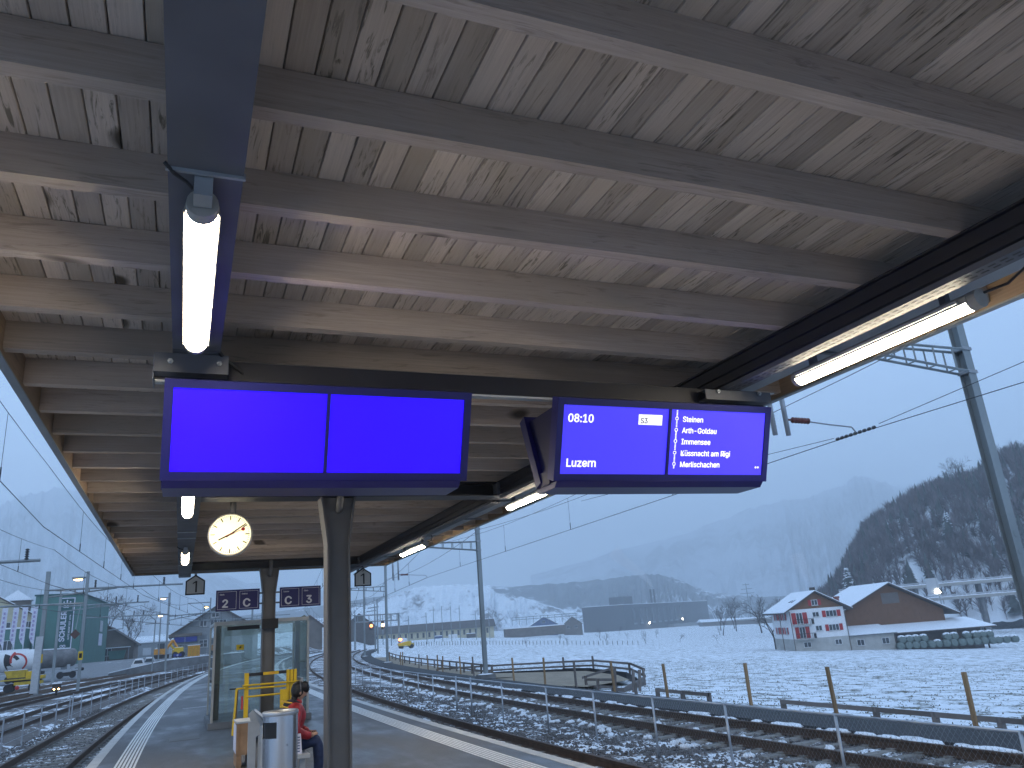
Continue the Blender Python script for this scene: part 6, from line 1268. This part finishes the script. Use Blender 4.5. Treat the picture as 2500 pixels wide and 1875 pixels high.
# ---------------------------------------------------------------- tank wagons and work wagon
def wheel(t, p, d, r=.46):
    b = MB(); nn = Vector((-d.y, d.x, 0)); n = 16; c0 = Vector(p); vs = [c0+nn*s_*.07+(d*math.cos(6.2832*i/n)+Vector((0, 0, 1))*math.sin(6.2832*i/n))*r for s_ in (-1, 1) for i in range(n)]
    b.add(vs, [tuple(range(n)), tuple(range(2*n-1, n-1, -1))]+[(i, (i+1) % n, n+(i+1) % n, n+i) for i in range(n)]); b.build('wheel', 'black_soft', t)
def tanker(label, c0, ang, L, r, zc, zr, m, frame='grey_panel'):
    d = Vector((math.cos(ang), math.sin(ang), 0)); nn = Vector((-d.y, d.x, 0)); C = Vector((*c0, 0)); t = thing('tank_wagon', label, 'wagon', (c0[0], c0[1], zr)); n = 24; b = MB(); vs = []; prf = []
    for k in range(7): a = math.pi/2*k/6; prf.append((-L/2+.45-.45*math.sin(math.pi/2-a), r*math.sin(a)**.6 if k else .01))
    prf += [(-x_, r_) for x_, r_ in prf[::-1]]
    for x_, r_ in prf: vs += [C+d*x_+Vector((0, 0, zc))+(nn*math.cos(6.2832*i/n)+Vector((0, 0, 1))*math.sin(6.2832*i/n))*r_ for i in range(n)]
    k_ = len(prf); b.add(vs, [(i*n+j, i*n+(j+1) % n, (i+1)*n+(j+1) % n, (i+1)*n+j) for i in range(k_-1) for j in range(n)]); tk = b.build('tank', m, t, smooth=True)
    b = MB(); b.obox(C-d*(L/2+.5)-nn*.9+Vector((0, 0, zr+.95)), d*(L+1), nn*1.8, (0, 0, .22)); b.build('frame', frame, t)
    for e in (-1, 1):
        for q_ in (-1, 1): wheel(t, C+d*(e*(L/2-1.4)+q_*.85)-nn*.75+Vector((0, 0, zr+.46)), d)
        b = MB(); b.obox(C+d*(e*(L/2-1.4))-d*1.2-nn*.95+Vector((0, 0, zr+.3)), d*2.4, nn*.15, (0, 0, .5)); b.build('bogie_frame', 'black_soft', t)
        for sd_ in (-.55, .55): b = MB(); b.tube([C+d*e*(L/2+.5)+nn*sd_+Vector((0, 0, zr+1.06)), C+d*e*(L/2+1.0)+nn*sd_+Vector((0, 0, zr+1.06))], .2, 8); b.build('buffer', 'black_soft', t)
        b = MB(); b.obox(C+d*e*(L/2-1.2)-d*.2-nn*.8+Vector((0, 0, zr+1.15)), d*.4, nn*1.6, (0, 0, .75)); b.build('saddle', frame, t)
    b = MB(); b.obox(C-d*(L/2-1)-nn*.35+Vector((0, 0, zc+r-.04)), d*(L-2), nn*.7, (0, 0, .14)); b.build('snow_strip', 'snow', t)
    b = MB(); b.obox(C-d*2.2-nn*1.0+Vector((0, 0, zr+.25)), d*2.6, nn*.08, (0, 0, .55)); b.build('tool_box', 'galv_dull', t)
    return t, tk, C, d, nn
tw, tk, C, d, nn = tanker('white tank wagon with red and black arc emblem at far left', (-24.2, 121.2), .30, 14, 1.32, 2.1, -.65, 'tank_white')
def emblem(name, a0, a1, r0, r1, m, cx_, cz_):
    """ring segment painted on the curved tank side"""
    b = MB(); n = 16; R_ = 1.332; vs = []
    for k in range(n+1):
        a = R(a0+(a1-a0)*k/n)
        for rr_ in (r0, r1):
            u = cx_+rr_*math.cos(a); h = cz_+rr_*math.sin(a); ph = max(-1, min(1, (h-2.1)/R_)); off = math.sqrt(max(.0, 1-ph*ph)); vs.append(C+d*u-nn*R_*off+Vector((0, 0, 2.1+R_*ph)))
    b.add(vs, [(2*k, 2*k+1, 2*k+3, 2*k+2) for k in range(n)]); b.build(name, m, tk)
emblem('red_arc', -45, 120, .98, 1.2, 'red_paint', 4.6, 1.85); emblem('red_stripe', 120, 200, .95, 1.2, 'red_paint', 5.0, 2.2); emblem('black_arc', 155, 235, 1.1, 1.75, 'black_soft', 4.9, 2.3); emblem('black_tick', 20, 75, .55, .95, 'black_soft', 4.0, 1.95)
tanker('dirty grey brown tank wagon before the green building', (-17.4, 125.6), .62, 9.4, 1.2, 2.05, -.65, 'tank_grey')
yw = thing('work_wagon', 'low yellow track work wagon in front of the tank wagons', 'wagon', (-12.3, 81, -.6))
b = MB(); b.prism([(-13.75, 1.15), (-12.15, 1.15), (-12.15, .55), (-13.45, .55)], 'y', 80.6, 81.6); b.build('hopper', 'yellow_dull', yw); MB().box(-12.1, -11.2, 80.5, 81.7, .45, 1.0).build('equipment_box', 'yellow_paint', yw); MB().box(-13.9, -10.8, 80.4, 81.9, .34, .44).build('deck', 'yellow_dull', yw); MB().box(-12.9, -10.9, 80.45, 81.8, -.05, .2).build('underframe', 'yellow_dull', yw); MB().box(-11.1, -10.75, 80.5, 81.7, .46, .62).build('step', 'yellow_paint', yw)
MB().box(-13.6, -11.0, 80.6, 81.7, .201, .339).build('beam', 'black_soft', yw); MB().box(-13.7, -12.2, 80.55, 81.7, 1.151, 1.19).build('snow_strip', 'snow', yw)
for x in (-13.3, -11.5):
    for y in (80.5, 81.8): b = MB(); b.lathe([(.1, 0), (.36, .01), (.36, .1), (.1, .11)], (x, y, -.26), 14, 'y'); b.build('wheel', 'black_soft', yw)
b = MB(); b.ball((-12.6, 80.3, -.25), .17, n=10, m=6); b.build('red_lamp', 'red_paint', yw)
# ---------------------------------------------------------------- buildings of the goods yard
gb = thing('green_warehouse', 'tall green windowless warehouse with framed white lettering', 'building', (-20, 175, 1)); MB().prism([(-24.3, 163.4), (-16.95, 164.2), (-15.4, 201), (-23.5, 201)], 'z', -2, 13.0).build('wall', 'green_wall', gb)
MB().prism([(-24.5, 163.2), (-16.8, 164.0), (-15.2, 201.2), (-23.7, 201.2)], 'z', 13.01, 13.25).build('roof_edge', 'green_dark', gb)
fx = Vector((7.35, .8, 0)).normalized(); nf = Vector((fx.y, -fx.x, 0)); O_ = Vector((-24.3, 163.4, 0))
def face(u, z, d_=0.): q = O_+fx*u+nf*d_; return Vector((q.x, q.y, z))
u0, u1, z0, z1 = 3.75, 6.2, 3.5, 12.5; b = MB(); b.obox(face(u0, z0, .02), fx*(u1-u0), nf*.06, (0, 0, z1-z0)); sgp = b.build('sign_panel', 'green_dark', gb)
for (a, c_, e, f_) in ((u0, u1, z0, z0+.16), (u0, u1, z1-.16, z1), (u0, u0+.16, z0+.16, z1-.16), (u1-.16, u1, z0+.16, z1-.16)): b = MB(); b.obox(face(a, e, .085), fx*(c_-a), nf*.05, (0, 0, f_-e)); b.build('sign_frame', 'banner_white', gb)
text(sgp, 'SCHULER', 1.62, 'banner_white', face(5.0, 4.9, .085), (0, 0, 1), tuple(-fx), bold=.05); text(sgp, 'GUTE WEINE SEIT 1694', .52, 'banner_white', face(5.75, 5.2, .085), (0, 0, 1), tuple(-fx), bold=.012)
for dx_, dz_ in ((0, .25), (-.5, 0), (.5, 0), (-.25, -.35), (.25, -.35), (0, .0)): c0 = face(4.95+dx_, 11.75+dz_, .09); b = MB(); b.add([c0+(fx*math.cos(.785*i)+Vector((0, 0, 1))*math.sin(.785*i))*.13 for i in range(8)], [tuple(range(8))]); b.build('sign_dot', 'banner_white', sgp)
for dx_ in (-.22, .22):
    for zz_ in (4.15, 10.95): c0 = face(4.85+dx_, zz_, .09); b = MB(); n = 14; b.add([c0+(fx*math.cos(6.2832*i/n)+Vector((0, 0, 1))*math.sin(6.2832*i/n))*r_ for r_ in (.24, .14) for i in range(n)], [(i, (i+1) % n, n+(i+1) % n, n+i) for i in range(n)]); b.build('sign_scroll', 'banner_white', sgp)
sx_ = Vector((1.55, 36.8, 0)).normalized(); ns = Vector((sx_.y, -sx_.x, 0))
for (v0, v1, za, zc, m_) in ((1.5, 5.5, 3.6, 9.5, 'green_dark'), (24, 29, 4.2, 6.6, 'banner_white'), (24.5, 28.5, 7.0, 9.2, 'grey_panel')): b = MB(); b.obox(Vector((-16.95, 164.2, za))+sx_*v0+ns*.03, sx_*(v1-v0), ns*.06, (0, 0, zc-za)); b.build('side_panel', m_, gb)
text(gb, 'GUTE WEINE', .95, 'banner_white', Vector((-16.95, 164.2, 3.9))+sx_*3.9+ns*.1, (0, 0, 1), tuple(-sx_), bold=.01)
gl = thing('low_green_hall', 'low dark green hall with white window grid behind the flags', 'building', (-29, 160, 1)); MB().prism([(-40, 156), (-24.6, 158.5), (-24.4, 172), (-40, 172)], 'z', -2, 7.4).build('wall', 'green_wall', gl); MB().prism([(-40.2, 155.8), (-24.5, 158.3), (-24.5, 172), (-40.2, 172)], 'z', 7.41, 7.65).build('roof_snow', 'snow', gl)
GL = Frame((-40, 156), math.atan2(2.5, 15.4))
for u in (1, 4.4, 7.6, 11.6): window(GL, gl, u, u+2.4, 2.6, 5.6, v=-.05, bars=2)
t, G2 = gable('cream_house', 'cream house with snow covered roof behind the white flags', (-40, 174), .1, 15.5, 14, 1, 9.6, 14.2, 'cream_wall', wins=[(9, 10.4, 7.6, 9.3), (12.5, 13.9, 7.6, 9.3), (5.5, 7, 7.6, 9.3)])
b = MB(); G2.box(b, 8.5, 13, 3, 7, 10.5, 13.4); dr_ = b.build('dormer', 'brown_wall', t); b = MB(); G2.wedge(b, [(8.1, 13.4), (13.4, 13.4), (10.75, 15.3)], 2.6, 7.4); b.build('dormer_roof', 'snow', dr_)
for i, (x, y) in enumerate(((-24.1, 137.9), (-22.75, 138.1), (-21.6, 138.3), (-20.35, 138.5))):
    t = thing('banner_flag', 'tall white banner flag before the warehouse, '+ordn(i)+' from the left', 'flag', (x, y, .2), 'white banner flags'); b = MB(); b.tube([(x, y, -1), (x+.15, y, 9.9)], .05, 6); b.build('pole', 'banner_white', t)
    b = MB(); k = 8; vs = []
    for j in range(k+1): z = 4.0+5.7*j/k; w = .62*(1 if j > 1 else (.55 if j == 1 else .1)); vs += [(x+.02+.015*j, y-.03, z), (x-w+.015*j, y-.03+.06*math.sin(j*1.3+i), z+(.0 if j else .35))]
    b.add(vs, [(2*j, 2*j+1, 2*j+3, 2*j+2) for j in range(k)]); vs2 = [(p[0], p[1]+.02, p[2]) for p in vs]; b.add(vs2, [(2*j, 2*j+2, 2*j+3, 2*j+1) for j in range(k)]); cl = b.build('cloth', 'banner_white', t)
    for j in range(7): z = 5.0+j*.62; b = MB(); b.box(x-.42+.02*j, x-.16+.02*j, y-.13, y-.125, z, z+.36); b.build('letter_mark', 'banner_ink', cl)
gable('grey_barn', 'grey brown gabled barn right of the green warehouse', (-21.5, 205), 0, 11.5, 22, 1, 4.6, 8.6, 'brown_wall', cat='barn', wins=[(5.5, 7, 2, 3.6)], roof='roof_dark')
gw = thing('grey_warehouse', 'long grey warehouse with thin snow line along its roof', 'warehouse', (-6, 245, 1)); MB().box(-14, 5, 240, 262, -1, 4.7).build('wall', 'grey_wall', gw); MB().box(-14.3, 5.3, 239.6, 262, 4.71, 5.05).build('roof_snow', 'snow', gw)
for i in range(5): MB().box(-12.6+i*3.2, -10.6+i*3.2, 239.9, 239.99, 1.5, 3.4).build('door', 'grey_panel', gw)
t, GS = gable('station_building', 'grey gabled station building with blue tarpaulin strip', (-1.4, 169), .0, 15.5, 26, .6, 5.2, 9.9, 'grey_wall', cat='building', roof='roof_dark', ov=.9, wins=[(4.6, 5.9, 6.1, 7.2), (6.5, 7.8, 6.1, 7.2), (8.2, 9.5, 6.1, 7.2), (6.7, 8.1, 7.7, 8.6), (4.6, 6.2, 2.2, 3.6)], gab='grey_wall')
b = MB(); GS.box(b, -.9, 5.1, -1.6, -.05, 4.45, 4.95); b.build('canopy_edge', 'brown_wall', t); b = MB(); GS.box(b, .2, 4.2, -1.5, -1.4, 3.4, 4.35); b.build('tarpaulin', 'tarp_blue', t)
for z in (2.9, 2.2): b = MB(); GS.box(b, -.6, 6, -1.6, -1.5, z, z+.12); b.build('scaffold_rail', 'galv_dull', t)
for u in (-.5, 2, 4.5, 6): b = MB(); GS.box(b, u, u+.1, -1.6, -1.5, -1, 4.4); b.build('scaffold_pole', 'galv_dull', t)
gable('red_roof_house', 'house with red roof behind the shelter on the far curve', (33, 256), -.1, 7.5, 10, -1, 6.6, 9.6, 'brown_wall', roof='tile_red')
gable('white_house', 'small white house beyond the far tracks', (44, 300), -.1, 9, 10, -1, 5.0, 9.0, 'white_wall', wins=[(1.5, 2.8, 1, 2.6), (5.5, 6.8, 1, 2.6)])
gable('dark_house', 'dark house with snowy roof just right of the near column', (60, 330), -.1, 14, 14, -1, 6.0, 11.5, 'roof_dark')
tree('tall bare tree behind the green warehouse', -16, 229, 17, 31, .5, 6, spread=.45); tree('bare tree beside the grey barn roof', -12, 226, 12, 33, .5, 6, spread=.5)
tc_ = thing('dark_spruce', 'dark conifer behind the station gable', 'tree', (9, 210, 1)); rnd = random.Random(3); b = MB(); spruce(b, Vector((9, 210, .5)), 12, 3, 11); b.build('crown', 'conifer_far', tc_); b = MB(); b.tube([(9, 210, 0), (9, 210, 10)], .25, 6, .05); b.build('trunk', 'bark', tc_)
# retaining walls with snow on top
rw = thing('yard_wall', 'low concrete retaining wall topped with snow along the yard', 'wall', (-1, 126, -.5)); wp = [(-8.5, 118, -.35), (-6.5, 124, -.05), (-2, 126.5, .62), (4.5, 129, .85), (9, 131, .9)]
for a, c_ in zip(wp, wp[1:]):
    b = MB(); b.add([(a[0], a[1], -1.4), (c_[0], c_[1], -1.4), (c_[0], c_[1]+.5, -1.4), (a[0], a[1]+.5, -1.4), (a[0], a[1], a[2]), (c_[0], c_[1], c_[2]), (c_[0], c_[1]+.5, c_[2]), (a[0], a[1]+.5, a[2])], [(0, 3, 2, 1), (4, 5, 6, 7), (0, 1, 5, 4), (1, 2, 6, 5), (2, 3, 7, 6), (3, 0, 4, 7)]); b.build('wall_section', 'concrete_dark', rw)
    b = MB(); b.obox(Vector((a[0], a[1]-.05, a[2]+.005)), Vector((c_[0]-a[0], c_[1]-a[1], c_[2]-a[2])), (0, .6, 0), (0, 0, .12)); b.build('snow_cap', 'snow', rw)
# building-site machines
def digger(label, x, y, z, sc, m1, flip=1):
    t = thing('digger', label, 'digger', (x, y, z), 'yellow site machines')
    def q(nm, m, *bx): MB().box(*[v_ for v_ in bx]).build(nm, m, t)
    for dy in (-.6, .6): q('crawler', 'black_soft', x-1.1*sc, x+1.1*sc, y+dy-.25, y+dy+.25, z, z+.6*sc)
    q('house', m1, x-1.1*sc, x+.7*sc, y-.8, y+.8, z+.65*sc, z+1.5*sc); q('cab', 'pane_dark', x-.1*sc*flip-.5*sc, x-.1*sc*flip+.5*sc, y-.85, y-.1, z+1.5*sc, z+2.3*sc); q('snow_cap', 'snow', x-1.0*sc, x-.62*sc, y-.75, y+.75, z+1.502*sc, z+1.62*sc)
    b = MB(); b.bar((x+.5*sc*flip, y, z+1.2*sc), (x+1.6*sc*flip, y, z+2.7*sc), .3*sc); b.build('boom', m1, t); b = MB(); b.bar((x+1.6*sc*flip, y, z+2.7*sc), (x+2.5*sc*flip, y, z+1.2*sc), .22*sc); b.build('stick', m1, t); b = MB(); b.prism([(x+2.1*sc*flip, z+1.2*sc), (x+2.9*sc*flip, z+1.2*sc), (x+2.7*sc*flip, z+.5*sc), (x+2.2*sc*flip, z+.6*sc)], 'y', y-.4, y+.4); b.build('bucket', 'orange_paint', t)
digger('yellow digger with raised boom on the building site', -2.8, 141, .85, 1.0, 'orange_paint'); digger('second yellow digger beside the blue site sign', -.4, 143, .85, .8, 'yellow_paint', -1)
yl = thing('wheel_loader', 'yellow loader behind the blue site sign', 'loader', (-.2, 140, .9)); MB().box(-1.0, .4, 139.5, 141, 1.5, 2.35).build('body', 'yellow_paint', yl); MB().box(-.9, .3, 139.55, 140.95, 2.351, 2.43).build('snow_cap', 'snow', yl)
for x in (-.8, .2): b = MB(); b.lathe([(.15, 0), (.45, .02), (.45, .28), (.15, .3)], (x, 139.4, 1.3), 14, 'y'); b.build('wheel', 'black_soft', yl)
bs = thing('site_sign', 'small blue site sign board before the loader', 'sign', (-.5, 139, .9)); MB().box(-1.0, .15, 138.9, 138.96, 1.02, 1.42).build('board', 'tarp_blue', bs); MB().box(-.55, -.3, 138.88, 138.899, 1.15, 1.3).build('print', 'banner_white', bs); MB().box(-.45, -.38, 138.97, 139.03, .3, 1.4).build('post', 'galv_dull', bs)
ct = thing('site_container', 'orange yellow site container with snow on its roof', 'container', (2, 141, .8)); MB().box(1.05, 2.85, 140, 143.5, .85, 2.5).build('body', 'orange_paint', ct); MB().box(1.0, 2.9, 139.95, 143.5, 2.501, 2.6).build('snow_cover', 'snow', ct)
for i in range(6): MB().box(1.15+i*.28, 1.22+i*.28, 139.94, 139.995, .9, 2.45).build('rib', 'yellow_dull', ct)
for i, (x, y, m_) in enumerate(((-5.6, 132, 'tank_white'), (-4.2, 134, 'grey_panel'), (5.6, 140, 'tank_white'), (8.2, 142, 'grey_panel'))):
    t = thing('parked_car', ('white van', 'grey car', 'white car beside the container', 'grey car near the station wall')[i]+' parked on the site, snow on its roof', 'car', (x, y, .9), 'cars parked by the building site'); z = yz(x-shift(y), y)+.1
    b = MB(); b.prism([(x-1, z+.3), (x+1, z+.3), (x+1, z+.95), (x+.7, z+1.0), (x+.45, z+1.6), (x-.6, z+1.6), (x-.9, z+1.0), (x-1, z+.95)], 'y', y, y+3.6); b.build('body', m_, t); b = MB(); b.box(x-.55, x+.4, y+.3, y+3.2, z+1.602, z+1.72); b.build('snow_cover', 'snow', t); b = MB(); b.prism([(x-.7, z+1.05), (x+.55, z+1.05), (x+.38, z+1.5), (x-.5, z+1.5)], 'y', y-.02, y-.005); b.build('windscreen', 'pane_dark', t)
    for dx in (-.75, .75): b = MB(); b.lathe([(.1, 0), (.32, .01), (.32, .2), (.1, .21)], (x+dx, y+.5, z+.3), 12, 'y'); b.build('wheel', 'black_soft', t)
sk = thing('green_skip', 'green rubbish skip under a small shelter by the barn', 'skip', (-13, 203, 1)); MB().prism([(-14.6, 1.2), (-11.8, 1.2), (-11.4, 3.0), (-15, 3.0)], 'y', 202, 204).build('body', 'green_wall', sk); MB().box(-15.4, -10.6, 201.5, 204.5, 3.6, 3.75).build('shelter_roof', 'snow', sk)
for x in (-15.2, -10.9): MB().box(x, x+.15, 202, 202.15, .5, 3.6).build('shelter_post', 'galv_dull', sk)
# ---------------------------------------------------------------- grass tufts poking through the thin snow of the near field
gt = MB(); rg = random.Random(77)
for _ in range(8000):
    y = 4+75*rg.random()**1.3; o = 15.6+45*rg.random()**1.5; x = o+shift(y); z = gz(x, y)
    for k in range(rg.choice((2, 3, 4))):
        a = rg.random()*6.28; h = rg.uniform(.03, .07); w = rg.uniform(.015, .035); p = Vector((x+rg.gauss(0, .07), y+rg.gauss(0, .07), z-.01)); s_ = Vector((math.cos(a), math.sin(a), 0))*w
        gt.add([p-s_, p+s_, p+Vector((rg.gauss(0, .05), rg.gauss(0, .05), h))], [(0, 1, 2)])
tag(gt.build('grass_tufts', 'grass', kind='stuff'), 'dark grass tufts showing through thin snow on the near field', 'grass')
hz = MB(); hz.box(-5900, 5900, -1200, 5900, -60, 790); hz = hz.build('haze', 'snow', kind='stuff'); tag(hz, 'pale blue winter haze filling the valley', 'haze')
m = bpy.data.materials.new('haze_air'); m.use_nodes = True; t = m.node_tree; t.nodes.clear()
out = N(t, 'ShaderNodeOutputMaterial'); v = N(t, 'ShaderNodeVolumePrincipled'); v.inputs['Color'].default_value = (.88, .95, 1.0, 1); v.inputs['Density'].default_value = .00055; v.inputs['Anisotropy'].default_value = .0
t.links.new(v.outputs[0], out.inputs['Volume']); hz.data.materials.clear(); hz.data.materials.append(m)
